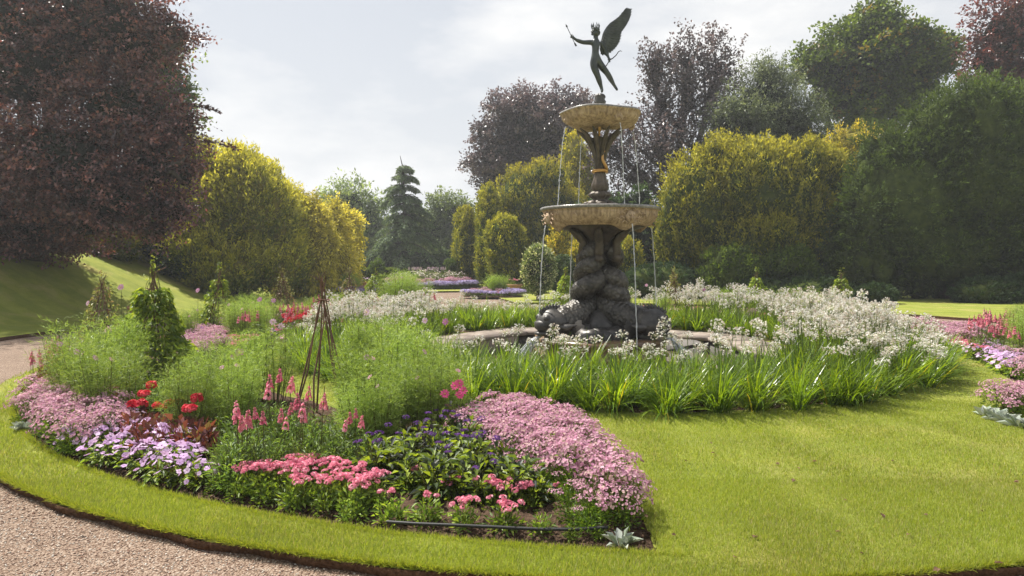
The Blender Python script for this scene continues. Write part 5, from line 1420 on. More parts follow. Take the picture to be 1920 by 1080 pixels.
# ================================================================== planting
def nsec(x, y):
    r, th = polar(np.array([x]), np.array([y])); return float(r[0]), float(th[0])
# agapanthus ring round the pool
for ring, (r, sp_) in enumerate(((3.86, .44), (4.2, .42), (4.54, .42), (4.88, .42), (5.2, .40))):
    n = int(2 * PI * r / sp_)
    for k in range(n):
        a = k * 2 * PI / n + rng.uniform(-.04, .04) + ring * .07; rr_ = r + rng.uniform(-.11, .11); x, y = FX + rr_ * math.cos(a), FY + rr_ * math.sin(a); d = math.degrees(a) % 360
        if ring in (1, 3) and 20 < d < 160 and k % 2: continue
        wh = ('at the pool edge', 'second row from the pool', 'in the middle row', 'second row from the lawn', 'at the lawn edge')[ring]
        if d > 325 or d < 28: side, grp, nf = 'right of the fountain', 'agapanthus right of the fountain', (5, 6, 7, 7, 6)[ring]
        elif d > 300: side, grp, nf = 'front right below the white mass', 'agapanthus at the front right', (6, 7, 8, 8, 7)[ring]
        elif d > 276: side, grp, nf = 'in front of the plinth to the right', 'agapanthus front of the plinth', (3, 3, 2, 1, 0)[ring]
        elif d > 250: side, grp, nf = 'in front of the sea monsters', 'agapanthus in front of the fountain', (3, 3, 1, 0, 0)[ring]
        elif d > 225: side, grp, nf = 'left of the sea monsters', 'agapanthus front left of the pool', (2, 1, 0, 0, 0)[ring]
        elif d > 195: side, grp, nf = 'behind the feathery cosmos', 'agapanthus left of the pool', 1 if ring < 2 else 0
        elif 98 < d < 134: side, grp, nf = 'before the far gravel path', 'agapanthus before the far path', 2
        elif d > 120: side, grp, nf = 'beyond the bare twig obelisk', 'agapanthus at the rear left', 6
        elif d > 60: side, grp, nf = 'behind the fountain', 'agapanthus behind the fountain', 2
        else: side, grp, nf = 'behind the pool to the right', 'agapanthus at the rear right', 6
        lab = ('white flowered agapanthus ' if nf else 'leafy flowerless agapanthus ') + side + ', ' + wh
        agapanthus(x, y, rng.uniform(.88, 1.12), lab, grp + ', ' + wh, nf, .16 if d > 290 else .08, .72 if 98 < d < 134 else .80 if 225 < d < 292 else .88 if 60 < d < 180 else (.98 if ring < 3 or d < 180 else (.80, .66)[ring - 3]))

cnt = {}
def plantpoly(kind, poly, spacing, zc, sc, label, group, m_=.08, far=False, z=None):
    pts = poly_pts(poly, spacing, zc, INB(m_))
    if not pts: return
    A = np.array(pts); u = A[:, 0] / A[:, 1]; v = A[:, 1]
    def cell(w, q, names):
        s_ = np.argsort(np.argsort(w)); return names[min(len(names) - 1, int(s_[q] * len(names) / len(w)))]
    big = len(pts) > 9
    for q, (x, y) in enumerate(pts):
        pos = (cell(v, q, ('front', 'middle', 'back') if big else ('front', 'back')) + ' ' + cell(u, q, ('far left', 'left', 'centre', 'right', 'far right') if big else ('left', 'right')))
        kind.place(x, y, sc * rng.uniform(.85, 1.15), label + ', ' + pos, group + ', ' + pos, z=-.0 if z is None else z, far=far)
# ---- near left bed, front to back
plantpoly(diascia, [(872, 778), (905, 755), (965, 742), (1050, 762), (1110, 810), (1150, 850), (1180, 900), (1200, 960, .12), (1185, 980, .10), (1135, 915), (1060, 862), (970, 825), (890, 802)], .205, .26, 1.12, 'tiny lilac pink flowers at the right end of the near bed', 'lilac mound at the near bed end', .0)
plantpoly(diascia_green, [(1185, 985, .05), (1150, 990, .05), (1090, 985, .05), (1030, 945, .05), (980, 880), (915, 830), (960, 820), (1050, 858), (1130, 915)], .22, .2, .95, 'bright green leafy plant on the front flank of the lilac mound', 'green flank of the lilac mound', .02)
plantpoly(verbena_full, [(432, 868), (500, 850), (560, 848), (640, 862), (700, 885), (745, 905), (735, 930, .12), (660, 930, .12), (560, 920, .12), (470, 905, .12)], .20, .2, 1.12, 'pink verbena in full flower in the middle of the near bed', 'pink verbena mass in the near bed', .05)
for (px, py, s, kind, lab) in ((660, 965, .85, verbena_bud, 'small green verbena without flowers, seventh in the front row'), (612, 950, .85, verbena_bud, 'small green verbena without flowers just left of the hose'),
        (555, 945, .9, verbena_bud, 'green verbena plant below the pink mass, centre'), (500, 935, .9, verbena_bud, 'green verbena plant below the pink mass, left of centre'), (455, 925, 1.0, verbena_bud, 'green verbena plant at the left of the front row'), (410, 915, .85, verbena_bud, 'green plant beside the last lilac busy lizzies'),
        (735, 968, 1.05, verbena_few, 'verbena with a few pink heads at the start of the black hose'), (700, 935, 1.1, verbena_few, 'verbena with pink heads behind the hose start'), (800, 970, 1.0, verbena_few, 'verbena with pink heads in front of the dark heliotrope'),
        (868, 978, .95, verbena_full, 'full pink verbena beside the hose, left of two'), (945, 982, 1.0, verbena_full, 'full pink verbena beside the hose, right of two'), (925, 945, 1.1, verbena_full, 'tall verbena with deep pink heads at the middle of the bed front'),
        (985, 950, 1.0, verbena_few, 'verbena with a pink head at the foot of the green flank'), (775, 920, 1.0, verbena_few, 'verbena with two pink heads below the heliotrope leaves'), (850, 930, .9, verbena_few, 'small verbena between heliotrope and front row'),
        (1015, 990, .75, verbena_bud, 'small green verbena right of the pink pair by the hose'), (1070, 998, .5, verbena_bud, 'tiny green seedling near the end of the hose'), (1125, 1000, .4, verbena_bud, 'tiniest seedling beside the silver rosette'), (1040, 935, .7, verbena_few, 'verbena with one pink head under the lilac mound')):
    x, y = G(px, py, .02); kind.place(x, y, s, lab, 'verbena plants along the front of the near bed', z=-.02)
plantpoly(helio, [(650, 860), (700, 835), (760, 805), (835, 755), (880, 765), (900, 805), (940, 840), (1000, 875), (1010, 930, .05), (960, 935, .05), (880, 930, .05), (800, 925, .05), (720, 890, .1)], .19, .26, 1.1, 'dark heliotrope with lance leaves and violet flowers in the near bed', 'heliotrope in the near bed')
for k, (px, py) in enumerate(((1165, 1010), (1020, 915), (1002, 925), (75, 800), (40, 800))):
    x, y = G(px, py, .03); silver.place(x, y, (1.15, 1.1, 1.0, 1.4, 1.3)[k], ('silver felted rosette at the tip of the near bed', 'silver leaves under the lilac mound', 'small silver leaves beside the hose row', 'silver rosette at the far left of the bed edge', 'smaller silver rosette at the left picture edge')[k], 'silver rosettes in the near bed', z=-.02)
plantpoly(impatiens, [(25, 815), (70, 800), (180, 778), (240, 790), (330, 800), (395, 825), (405, 865), (330, 905), (300, 900), (210, 865), (120, 835), (45, 815)], .18, .19, 1.05, 'busy lizzie with broad lilac flowers at the left front of the bed', 'lilac busy lizzies in the near bed', .12)
plantpoly(impatiens, [(145, 790), (155, 760), (250, 765), (300, 790), (300, 815), (220, 800)], .22, .2, .95, 'busy lizzie with pale lilac flowers behind the front rank', 'lilac busy lizzies in the near bed', .04)
plantpoly(diascia, [(0, 745), (40, 725), (100, 713), (180, 722), (222, 740), (228, 765), (190, 790), (100, 800), (20, 795), (0, 785)], .24, .26, 1.15, 'tiny dusty pink flowers at the left of the near bed', 'dusty pink mound at the left', .06)
plantpoly(verbena_full, [(-40, 735), (0, 712), (50, 690), (75, 685), (60, 705), (10, 735)], .24, .2, 1.0, 'bright pink verbena at the left edge of the picture', 'pink verbena at the left picture edge', .05)
plantpoly(redleaf, [(215, 800), (260, 775), (330, 770), (395, 790), (400, 815), (330, 812), (270, 815)], .20, .24, 1.15, 'dark red leaved plant behind the busy lizzies', 'red leaved plants in the near bed')
plantpoly(redleaf, [(45, 702), (70, 680), (120, 680), (165, 705), (160, 722), (80, 720)], .22, .24, 1.2, 'dark red leaved plant at the far left behind the dusty pink mound', 'red leaved plants at the left')
for k, (px, py, s) in enumerate(((185, 715, 1.0), (205, 735, 1.1), (262, 735, 1.15), (262, 752, 1.1), (335, 750, 1.1), (345, 765, 1.2), (300, 745, .9))):
    x, y = G(px, py, .32); redflower.place(x, y, s, ('scarlet flowered plant with dark leaves beside the vine covered obelisk',) [0], 'scarlet flowers by the left obelisk', z=-.02)
plantpoly(bush, [(405, 820), (450, 795), (540, 785), (610, 800), (625, 830), (600, 845), (500, 840), (420, 862)], .21, .28, 1.05, 'leafy green penstemon bush behind the pink verbena', 'green penstemon bushes in the near bed')
for k, (px, py, s) in enumerate(((438, 768, 1.1), (518, 712, 1.3), (545, 772, 1.0), (578, 745, 1.2), (660, 780, .9), (470, 778, 1.0))):
    x, y = G(px, py, .5 * s); snap.place(x, y, s, ('snapdragon with coral pink spikes beside the red leaves', 'tallest pink snapdragon among the cosmos', 'pink snapdragon behind the penstemon bushes', 'pink snapdragon at the foot of the bare twig obelisk', 'small deep pink snapdragon right of the bare obelisk', 'low pink snapdragon in the penstemons')[k], 'pink snapdragons in the near bed', z=-.02)
plantpoly(snap, [(60, 690), (60, 665), (125, 655), (150, 672), (110, 695)], .28, .42, 1.0, 'rose pink snapdragon at the left end in front of the gravel', 'pink snapdragons at the left')
for k, (px, py, s) in enumerate(((850, 740, 1.05), (800, 790, .9), (770, 800, .8), (815, 768, .95))):
    x, y = G(px, py, .45 * s); v_ = dahlia.var; dahlia.var = v_[:1] if k == 0 else v_[1:]
    dahlia.place(x, y, s, ('dark leaved dahlia with a bunch of magenta pink flowers', 'purple black leaved dahlia without flowers, middle', 'purple black leaved dahlia without flowers, left', 'purple black leaved dahlia below the pink flowers')[k], 'dark leaved dahlias', z=-.02, rz=0.0); dahlia.var = v_
plantpoly(bush, [(560, 800), (580, 775), (640, 770), (690, 790), (690, 830), (620, 840)], .22, .25, 1.0, 'leafy green plant at the feet of the bare obelisk', 'green plants under the bare obelisk')
plantpoly(bush, [(400, 790), (420, 760), (560, 755), (570, 790), (480, 800)], .25, .25, 1.0, 'leafy green plant between red leaves and bare obelisk', 'green plants behind the red leaves')
plantpoly(bush, [(250, 735), (330, 700), (420, 700), (420, 750), (330, 745)], .27, .25, 1.0, 'leafy green plant below the vine covered obelisk', 'green plants below the vine obelisk')
# feathery cosmos
def cos_at(lst, label, group, kind=cosmos):
    od = sorted(range(len(lst)), key=lambda q: lst[q][0]); nm = ('far left', 'left', 'centre', 'right', 'far right')
    for i_, (px, py, zt_, s) in enumerate(lst):
        pos = nm[min(4, od.index(i_) * 5 // len(lst))] + (' front' if py > 640 else ' back')
        for q in range(2):
            x, y = G(px, py, zt_); kind.place(x + rng.uniform(-.12, .12), y + rng.uniform(-.1, .16), s * rng.uniform(.88, 1.05), label + ', ' + pos, group + ', ' + pos, z=-.01)
# given as top of plant on picture, height of top, scale
cos_at([(385, 650, .78, .85), (420, 620, .85, .9), (455, 640, .8, .85), (500, 610, .9, .95),  (400, 690, .62, .75), (450, 700, .62, .75), (350, 675, .72, .8)], 'feathery green cosmos left of the bare twig obelisk', 'feathery cosmos left of the bare obelisk')
cos_at([(665, 600, .9, .95), (690, 595, .95, 1.0), (720, 598, .95, 1.0), (760, 612, .92, .95), (800, 630, .86, .92), (830, 655, .80, .85), (668, 655, .8, .85), (700, 655, .8, .85), (745, 665, .75, .8), (680, 700, .66, .75), (790, 690, .66, .72), (735, 710, .62, .7)], 'feathery green cosmos right of the bare twig obelisk', 'feathery cosmos right of the bare obelisk')
cos_at([(150, 615, .92, 1.0), (185, 590, .98, 1.05), (220, 590, 1.0, 1.05), (160, 645, .8, .9), (200, 640, .85, .9), (235, 640, .8, .85)], 'feathery green cosmos left of the vine covered obelisk', 'feathery cosmos left of the vine obelisk')
cos_at([(355, 590, .62, .8), (380, 575, .65, .8), (445, 562, .85, 1.0), (470, 560, .85, 1.0), (430, 580, .7, .9), (490, 575, .75, .9)], 'feathery green cosmos by the second row of obelisks', 'feathery cosmos in the middle distance')
def blossoms(lst, label, group):
    for px, py, D in lst:
        p_ = P(px, py, D); t = thing('cosmos_plant', label, 'flower', (p_[0], p_[1], 0), 0, group)
        g = Geo(); tube(g, [(random.uniform(-.05, .05), random.uniform(-.05, .05), 0), (0, 0, p_[2] * .6), (0, .01, p_[2])], [.004, .003, .002], 4, 0, (.12, .15, .03), False)
        n = 14; add_leaves(g, np.stack([np.zeros(n), np.zeros(n), rng.uniform(.1, p_[2] * .8, n)], 1), rnd_dir(n), rnd_dir(n), .07, .004, (.14, .2, .03), fold=0)
        obj('stem', g.mesh('stem', M_LEAF), t)
        b = obj('blossom', cosf[random.randrange(3)], t); b.matrix_local = xf((0, -.005, p_[2] + .005), (random.uniform(-.5, .5), -.9, .35), random.uniform(1.1, 1.4))
SINGLE = ((165, 569, 9.6, 'single pink cosmos flower at the far left above the cosmos'), (227, 539, 9.5, 'single pink cosmos flower standing highest at the left'), (266, 548, 9.3, 'lilac pink cosmos flower next to the vine obelisk'),
          (371, 545, 12.5, 'tiny pink cosmos flower over the bank lawn'), (512, 604, 8.0, 'large lilac cosmos flower left of the bare obelisk'), (527, 612, 8.2, 'half hidden lilac cosmos flower by its larger neighbour'), (688, 586, 8.3, 'large bright pink cosmos flower right of the bare obelisk'),
          (797, 602, 8.9, 'pink cosmos flower left of a pair near the pool'), (835, 604, 8.9, 'pink cosmos flower right of a pair near the pool'), (449, 662, 7.6, 'flat lilac cosmos flower above the inner lawn'), (487, 562, 12, 'small pink cosmos beside the twig obelisk'), (513, 564, 12, 'faint pink cosmos further along'),
          (1212, 535, 19, 'pink cosmos flower behind the fountain'), (1319, 543, 19, 'pink cosmos right of the fountain against the dark yew'), (1511, 551, 17, 'small pink cosmos above the white agapanthus'), (1376, 538, 18, 'pale cosmos flower before the dark mound'))
for px, py, D, lab in SINGLE: blossoms([(px, py, D)], lab, 'single cosmos flowers')
# ---- left bed, middle distance
plantpoly(diascia, [(330, 640), (345, 618), (400, 612), (430, 622), (420, 640), (370, 655)], .27, .24, 1.1, 'dusty lilac mound in the middle of the left bed', 'dusty lilac mound in the left bed')
plantpoly(verbena_full, [(420, 640), (430, 620), (470, 617), (500, 628), (500, 645), (450, 655)], .27, .2, 1.2, 'pink verbena on the inner edge of the left bed', 'pink verbena on the inner edge')
plantpoly(snap, [(445, 612), (450, 592), (480, 590), (490, 610)], .3, .42, 1.1, 'pink snapdragon in the left bed beyond the inner lawn', 'pink snapdragons in the middle distance')
plantpoly(redflower, [(530, 600), (535, 585), (580, 580), (590, 592), (570, 602)], .3, .3, 1.1, 'scarlet flower in the rear of the left bed', 'scarlet flowers in the rear left bed')
plantpoly(verbena_full, [(500, 590), (520, 578), (620, 578), (620, 590), (540, 600)], .35, .2, 1.2, 'pink verbena in the rear of the left bed', 'pink verbena in the rear left bed')
plantpoly(helio, [(330, 612), (345, 600), (420, 598), (440, 610), (400, 615)], .28, .26, 1.1, 'low dark plant behind the dusty lilac mound', 'dark low plants in the left bed')
plantpoly(silver, [(345, 665), (360, 655), (385, 660), (380, 675)], .28, .08, 1.0, 'silver rosette on the inner edge of the left bed', 'silver rosettes on the inner edge')
def bedfill(t0, t1, r0, r1, sp_, kinds, label, group, far=True):
    """random mixed planting over a stretch of bed, given in bearings"""
    r = r0
    while r < r1:
        n = max(1, int(abs(math.radians(t1 - t0)) * r / sp_))
        for k in range(n):
            a = math.radians(t0 + (t1 - t0) * (k + rng.uniform(.1, .9)) / n); rr_ = r + rng.uniform(-.1, .1); kd = kinds[rng.integers(0, len(kinds))]
            kd.place(FX + rr_ * math.cos(a), FY + rr_ * math.sin(a), rng.uniform(.95, 1.3), label, group, z=-.01, far=far)
        r += sp_
bedfill(124, 170, 6.4, 8.3, .36, [verbena_full, diascia, snap, impatiens], 'mixed pink and lilac bedding plant in the rear left bed', 'mixed bedding in the rear left bed')
bedfill(170, 186, 7.6, 8.4, .34, [verbena_full, bush, helio], 'mixed low bedding plant at the outer edge of the left bed', 'mixed bedding at the left')
# big feathery mound at the end of the left bed
for k in range(9):
    a = math.radians(rng.uniform(124, 132)); r = rng.uniform(6.9, 8.2); cosmos.place(FX + r * math.cos(a), FY + r * math.sin(a), rng.uniform(1.0, 1.35), 'fresh green feathery cosmos at the far end of the left bed', 'cosmos mound beside the far path', z=0, far=True)
for k in range(6):
    a = math.radians(rng.uniform(135, 160)); r = rng.uniform(7.2, 8.2); cosmos_low.place(FX + r * math.cos(a), FY + r * math.sin(a), rng.uniform(.9, 1.2), 'low feathery cosmos in the rear left bed', 'low cosmos in the rear left bed', z=0, far=True)
# ---- right bed
plantpoly(diascia, [(1845, 755), (1860, 735), (1925, 712), (1960, 720), (1960, 790), (1900, 770)], .21, .26, 1.1, 'dusty pink mound at the near end of the right bed', 'dusty pink mound at the right edge', -.1)
for k, (px, py) in enumerate(((1848, 775), (1868, 782), (1890, 788), (1912, 795), (1935, 800), (1905, 690), (1920, 700), (1745, 652), (1760, 658))):
    x, y = G(px, py, .03); silver.place(x, y, (1.5, 1.6, 1.5, 1.6, 1.5, 1.7, 1.7, 1.6, 1.6)[k], ('silver felted plant edging the near end of the right bed' if k < 5 else 'silver felted plant on the inner edge of the right bed'), 'silver edging of the right bed' if k < 5 else 'silver plants on the inner edge of the right bed', z=-.02)
plantpoly(impatiens, [(1815, 655), (1840, 640), (1925, 645), (1925, 685), (1880, 682), (1830, 672)], .22, .2, 1.15, 'lilac and white busy lizzie in the right bed', 'busy lizzies in the right bed', .02)
plantpoly(diascia, [(1880, 655), (1925, 650), (1950, 690), (1925, 690)], .24, .22, 1.0, 'rosy mound right of the busy lizzies', 'rosy mound in the right bed', .02)
plantpoly(verbena_full, [(1740, 645), (1755, 625), (1810, 628), (1870, 640), (1850, 655), (1815, 668), (1770, 655)], .23, .2, 1.1, 'coral pink verbena on the inner edge of the right bed', 'coral verbena in the right bed', .02)
plantpoly(diascia, [(1735, 625), (1745, 612), (1820, 612), (1860, 618), (1840, 630), (1770, 632)], .26, .26, 1.15, 'dusty pink mound behind the coral verbena in the right bed', 'dusty pink mound behind the verbena', .02)
plantpoly(snap, [(1820, 622), (1830, 605), (1925, 605), (1925, 640), (1870, 632)], .28, .42, 1.1, 'deep pink snapdragon in the right bed', 'pink snapdragons in the right bed', .02)
plantpoly(cosmos, [(1900, 600), (1905, 585), (1990, 580), (1990, 610)], .34, .7, .8, 'bright feathery cosmos at the right picture edge', 'cosmos at the right edge', .02)
plantpoly(redleaf, [(1790, 615), (1800, 600), (1925, 600), (1925, 620)], .4, .4, 1.3, 'dark red leaved plant in the right bed', 'red leaved plants in the right bed', .02)
bedfill(8, 40, 6.35, 8.3, .34, [diascia, diascia, verbena_full], 'dusty lilac bedding plant beyond the agapanthus at right', 'lilac bedding beyond the agapanthus')
bedfill(40, 84, 6.4, 8.3, .42, [verbena_full, diascia, verbena_few, bush], 'mixed pink bedding plant in the rear right bed', 'mixed bedding in the rear right bed')
for a0, a1, n, nm in ((30, 50, 9, 'right'), (50, 84, 10, 'centre')):
    for k in range(n):
        a = math.radians(rng.uniform(a0, a1)); r = rng.uniform(7.2, 8.3); cosmos_low.place(FX + r * math.cos(a), FY + r * math.sin(a), rng.uniform(1.1, 1.5), 'bright feathery green cosmos mound behind the white agapanthus', 'cosmos in the rear right bed', z=0, far=True)

# ---- twig obelisks and the climbers on them
def leaf_cloud(g, n, f, L, W, pal):
    B, D = f(n); add_leaves(g, B, D, rnd_dir(n) + [0, 0, .5], L * rng.uniform(.6, 1.2, n), W * rng.uniform(.7, 1.1, n), pick(pal, n, .2), fold=.2, droop=.3)
def obelisk(px, ytop, D, hb, label, vine, vlabel, seed, dens=1.0, dry=False):
    x = (px - 960) / FOC * D; H = EYE - (ytop - HZ) / FOC * D
    t = thing('twig_obelisk', label, 'obelisk', (x, D, 0), rng.uniform(0, 1), 'twig obelisks in the flower beds'); rs_ = np.random.default_rng(seed)
    for k in range(7):
        a = k * 2 * PI / 7; g = Geo(); b = np.array([hb * math.cos(a), hb * math.sin(a), -.05]); tp = np.array([.03 * math.cos(a + 2.6), .03 * math.sin(a + 2.6), H * rs_.uniform(.93, 1.03)])
        m1 = b * .62 + tp * .38 + rs_.normal(0, .02, 3); m2 = b * .25 + tp * .75 + rs_.normal(0, .012, 3)
        tube(g, [b, m1, m2, tp, tp + [rs_.normal(0, .05), rs_.normal(0, .05), .07]], [.011, .0095, .008, .005, .0025], 6)
        obj('pole', g.mesh('pole', M_TWIG, True), t)
    g = Geo()
    for z, r in ((H * .86, hb * .2), (H * .62, hb * .42)):
        if vine is not None or z > H * .8: tube(g, [(r * math.cos(u) , r * math.sin(u), z + .01 * math.sin(3 * u)) for u in np.linspace(0, 6.6, 18)], .006, 5)
    obj('binding', g.mesh('binding', M_TWIG), t)
    if vine is None: return t
    vt = thing('climbing_plant', vlabel, 'climber', (x, D, 0), 0, 'climbers on the obelisks'); g = Geo(); z1 = vine
    def f(n):
        u = rs_.uniform(0, 1, n) ** 1.75; z = u * H * z1; r = hb * (1.12 - 1.0 * z / H) + (rs_.uniform(-.04, .13, n) + .05 * np.sin(z * 17)) * (1.25 - z / H); a = rs_.uniform(0, 6.28, n)
        B = np.stack([r * np.cos(a), r * np.sin(a), z], 1); D_ = np.stack([np.cos(a), np.sin(a), rs_.uniform(-.9, .4, n)], 1) + rs_.normal(0, .4, (n, 3)); return B, D_
    pal = [(.20, .29, .03), (.30, .39, .04), (.40, .47, .06), (.14, .22, .03)] if not dry else [(.20, .19, .09), (.28, .27, .10), (.24, .16, .11), (.30, .32, .10)]
    leaf_cloud(g, int(1500 * dens), f, .075 if not dry else .055, .055 if not dry else .035, pal)
    for q in range(12):
        a = rs_.uniform(0, 6.28); zz_ = np.linspace(0, H * rs_.uniform(.8, 1.12), 12); pts = [(hb * (1.1 - z / H) * math.cos(a + z * 2.5) if z < H else rs_.normal(0, .03), hb * (1.1 - z / H) * math.sin(a + z * 2.5) if z < H else rs_.normal(0, .03), z) for z in zz_]
        tube(g, pts, .003, 4, 0, (.13, .13, .03), False)
    def f2(n):
        z = H * rs_.uniform(.88, 1.16, n); return np.stack([rs_.normal(0, .035, n), rs_.normal(0, .035, n), z], 1), rs_.normal(0, 1, (n, 3))
    leaf_cloud(g, 40, f2, .045, .03, pal)
    obj('foliage', g.mesh('foliage', M_LEAF), vt); return t
obelisk(287, 512, 8.9, .40, 'tall twig obelisk smothered in yellow green climber at the left', .86, 'yellow green heart leaved climber covering the left obelisk', 201, 3.6)
obelisk(605, 526, 7.0, .34, 'bare twig obelisk in the near bed with reddish brown poles', None, '', 202)
obelisk(192, 528, 11.4, .30, 'dark twig obelisk behind the cosmos at the far left', .95, 'dry brown climber on the far left obelisk', 203, .5, True)
obelisk(411, 512, 14.2, .32, 'twig obelisk with climber on its right side in the middle of the left bed', .9, 'thin green climber on the middle left obelisk', 204, .8)
obelisk(529, 515, 17.0, .36, 'open twig obelisk before the golden yews', .95, 'sparse dry climber on the open obelisk', 205, .45, True)
obelisk(655, 512, 20.0, .34, 'thin twig obelisk at the rear end of the left bed', .9, 'thin climber on the rear left obelisk', 206, .4, True)
obelisk(706, 512, 21.0, .5, 'leafy obelisk wrapped in fresh green beside the far path', .95, 'fresh green climber wrapping the obelisk beside the far path', 207, 1.6)
obelisk(1263, 510, 19.5, .22, 'narrow brown obelisk just right of the falling water', .95, 'withered brown climber on the narrow obelisk', 208, .9, True)
obelisk(1418, 514, 18.5, .30, 'twig obelisk with green foot rising from the agapanthus', .92, 'green and brown climber on the obelisk above the agapanthus', 209, .8)
obelisk(1577, 516, 17.8, .34, 'rightmost twig obelisk covered in pale climber', .92, 'pale yellow climber on the rightmost obelisk', 210, 1.0)
obelisk(1060, 510, 21.5, .30, 'obelisk half hidden by the left sea monster', .9, 'fresh yellow green climber beside the left sea monster', 211, 1.3)

# ---- black drip hose on the soil
g = Geo(); pts = []
for px, py in ((725, 984), (780, 988), (850, 991), (930, 993), (1010, 995), (1080, 996), (1140, 994)):
    x, y = G(px, py, .03); pts.append((x, y, .045 + .006 * math.sin(px)))
tube(g, pts, .010, 8)
tag(obj('drip_hose', g.mesh('drip_hose', M_HOSE, True)), 'black irrigation hose lying on the soil at the front of the near bed', 'hose')

# ---- far beds and pots
for k, (px, D, w) in enumerate(((683, 34, 1), (965, 31, 1), (268, 17.5, .9))):
    x = (px - 960) / FOC * D; z = float(terrain(x, D)); t = thing('terracotta_pot', ('round terracotta pot with flowers left of the far flower mound', 'terracotta pot of pink flowers in front of the clipped yew block', 'terracotta pot of red flowers on the left lawn beyond the obelisk')[k], 'plant pot', (x, D, z), 0, 'terracotta pots')
    g = Geo(); lathe(g, [(.01, 0), (.22, 0), (.26, .05), (.32, .34), (.36, .36), (.36, .42), (.33, .42), (.30, .36), (.01, .36)], 28); obj('pot', g.mesh('pot', M_TERRA, True), t)
    f = obj('flowers', (verbena_full.var[-1] if k else impatiens.var[0])[2], None, (x, D, z + .36)); f.scale = (2.1, 2.1, 1.5); f.name = 'potted_flowers'
    tag(f, ('lilac flowers filling the pot left of the far mound', 'pink flowers filling the pot by the clipped yew', 'red pink flowers filling the pot on the left lawn')[k], 'flowering plant', 'flowers in the terracotta pots')
def far_bed(cx, cy, rx, ry, name):
    g = Geo(); lathe(g, [(rx, .004), (rx * .96, .05), (rx * .5, .09), (.01, .1)], 40); V = g.V[0]; V[:, 1] *= ry / rx; struct(name, g.mesh(name, M_SOIL, True)).location = (cx, cy, 0)
cx, cy = (803 - 960) / FOC * 36.5, 36.5
far_bed(cx, cy, 2.6, 1.7, 'far_bed_soil')
rose_pal = [(.13, .17, .06), (.18, .22, .08), (.09, .13, .04)]
rose = Kind('shrub_rose', 'rose bush', 'foliage', 'blossom')
for k in range(3):
    g = verb_fol(.42, .95, 700, rose_pal, .10, .06); C, d = dome_pts(60, .42, 1.0, 0, .1); florets(g, C, d, .045, pick([(.75, .68, .60), (.78, .72, .66), (.60, .45, .45)], 60), 5, 1)
    rose.add(g, [], [M_LEAF, M_PETAL], M_PETAL)
for k in range(26):
    a = k * 2.4; r = math.sqrt((k + .5) / 26); rose.place(cx + 1.95 * r * math.cos(a), cy + 1.1 * r * math.sin(a), rng.uniform(.95, 1.1) * (1.05 - .25 * r), 'whitish green rose bush in the round bed at the end of the path', 'rose bushes in the far round bed', z=0, far=True)
mauve_sk = spike_mesh([(.55, .45, .50), (.62, .50, .55), (.45, .34, .42)])
mauve = Kind('mauve_spire_plant', 'flowering plant', 'foliage', 'flower_spike')
for k in range(2): mauve.add(snap_fol(200, .3, .12), [(mauve_sk, xf((.04 * q - .06, .03 * math.sin(q * 2), .36), (0, 0, 1), .6)) for q in range(4)], M_LEAF, M_PETAL)
lav = Kind('lavender_plant', 'flowering plant', 'foliage', 'flower_spike')
lav_sp = head_mesh('flower_head', [(.42, .38, .62), (.52, .46, .68), (.38, .30, .52)], 40, .10, .022, 4, .8)
for k in range(2):
    lav.add(verb_fol(.2, .18, 120, [(.16, .20, .12), (.2, .24, .15)], .06, .012), [(lav_sp, xf((.12 * math.cos(q * 1.3), .12 * math.sin(q * 1.3), .16), (0, 0, 1), 1.1)) for q in range(5)], M_LEAF, M_PETAL)
for k in range(14):
    a = rng.uniform(0, 6.28); r = rng.uniform(0, 1.3); mauve.place(cx + r * math.cos(a), cy + .4 + .5 * r * math.sin(a), 2.4, 'tall mauve spike rising behind the far roses', 'mauve spikes in the far round bed', z=0, far=True)
for ring, (rf, kinds, lab, grp) in enumerate(((1.03, [lav], 'low lavender blue plant edging the far round bed', 'blue edging of the far round bed'), (.93, [impatiens, diascia, redleaf], 'pink and lilac bedding plant in the far round bed', 'pink bedding in the far round bed'), (.80, [diascia, impatiens, diascia, verbena_full], 'rosy bedding plant below the far roses', 'rosy bedding below the far roses'))):
    n = 40
    for k in range(n):
        a = PI + PI * (k + rng.uniform(0, 1)) / n; kinds[rng.integers(0, len(kinds))].place(cx + 2.55 * rf * math.cos(a), cy + 1.75 * rf * math.sin(a), rng.uniform(1.2, 1.7) + ring * .2, lab, grp, z=.03, far=True)
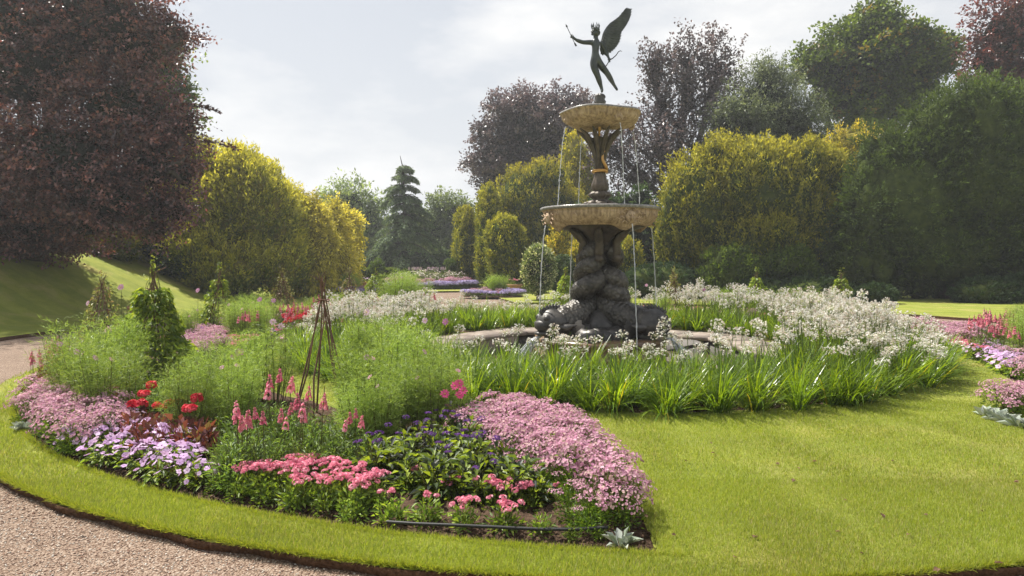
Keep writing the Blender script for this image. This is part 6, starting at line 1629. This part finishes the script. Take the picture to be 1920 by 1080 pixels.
for (px, D, rx, n, nm) in ((925, 28.5, 1.25, 46, 'right'), (650, 30, 1.3, 40, 'left')):
    c0 = (px - 960) / FOC * D; far_bed(c0, D, rx, .7, 'side_bed_soil')
    for k in range(n):
        a = k * 2.4; r = math.sqrt((k + .5) / n); kd = (lav if r > .75 else [impatiens, diascia, verbena_full][k % 3])
        kd.place(c0 + rx * r * math.cos(a), D + .6 * r * math.sin(a), rng.uniform(.9, 1.3), 'small mixed bedding plant in the side bed %s of the far path' % nm, 'bedding in the %s side bed' % nm, z=.03, far=True)
    for k in range(4): cosmos_low.place(c0 + rng.uniform(-.4, .4), D + .3, rng.uniform(1.2, 1.6), 'fresh green feathery plant in the side bed %s of the far path' % nm, 'feathery plants in the %s side bed' % nm, z=.03, far=True)

# ---- fallen leaves on the lawn and path
g = []
for k in range(3):
    q = Geo(); n = 4; a = np.linspace(0, 2, n); add_leaves(q, np.zeros((2, 3)) + [0, 0, .006], np.array([(1, .2, .25), (1, -.3, .1)]), np.array([(0, 0, 1.), (0, .2, 1.)]), .05, .028, np.array([(.20, .12, .07), (.26, .17, .10)]) * (.7 + .2 * k), fold=.35); g.append(q.mesh('fallen_leaf', M_PETAL))
spots = [(1268, 1004), (1454, 870), (1335, 833), (1288, 866), (1533, 866), (1582, 936), (1657, 973), (1741, 967), (1567, 998), (1413, 1010), (1706, 1003), (1216, 971), (1677, 865), (1340, 850), (1380, 1047), (1865, 1058), (1760, 1066), (1500, 880), (1244, 1090), (395, 930), (290, 880), (1842, 960), (1486, 905), (150, 905), (160, 1003), (1900, 905), (1620, 1040)]
for k, (px, py) in enumerate(spots):
    r_, th_ = nsec(*G(px, py)); z = GZ + .012 if r_ > R_EDGE else .012
    x, y = G(px, py, z); o = obj('fallen_leaf', g[k % 3], None, (x, y, z)); o.rotation_euler = (rng.uniform(-.4, .4), rng.uniform(-.4, .4), rng.uniform(0, 6.28)); o.scale = (rng.uniform(.5, .95),) * 3
    tag(o, 'dry brown fallen leaf lying on the ' + ('gravel' if z < 0 else 'lawn'), 'leaf', 'fallen leaves on the ' + ('gravel' if z < 0 else 'lawn'))
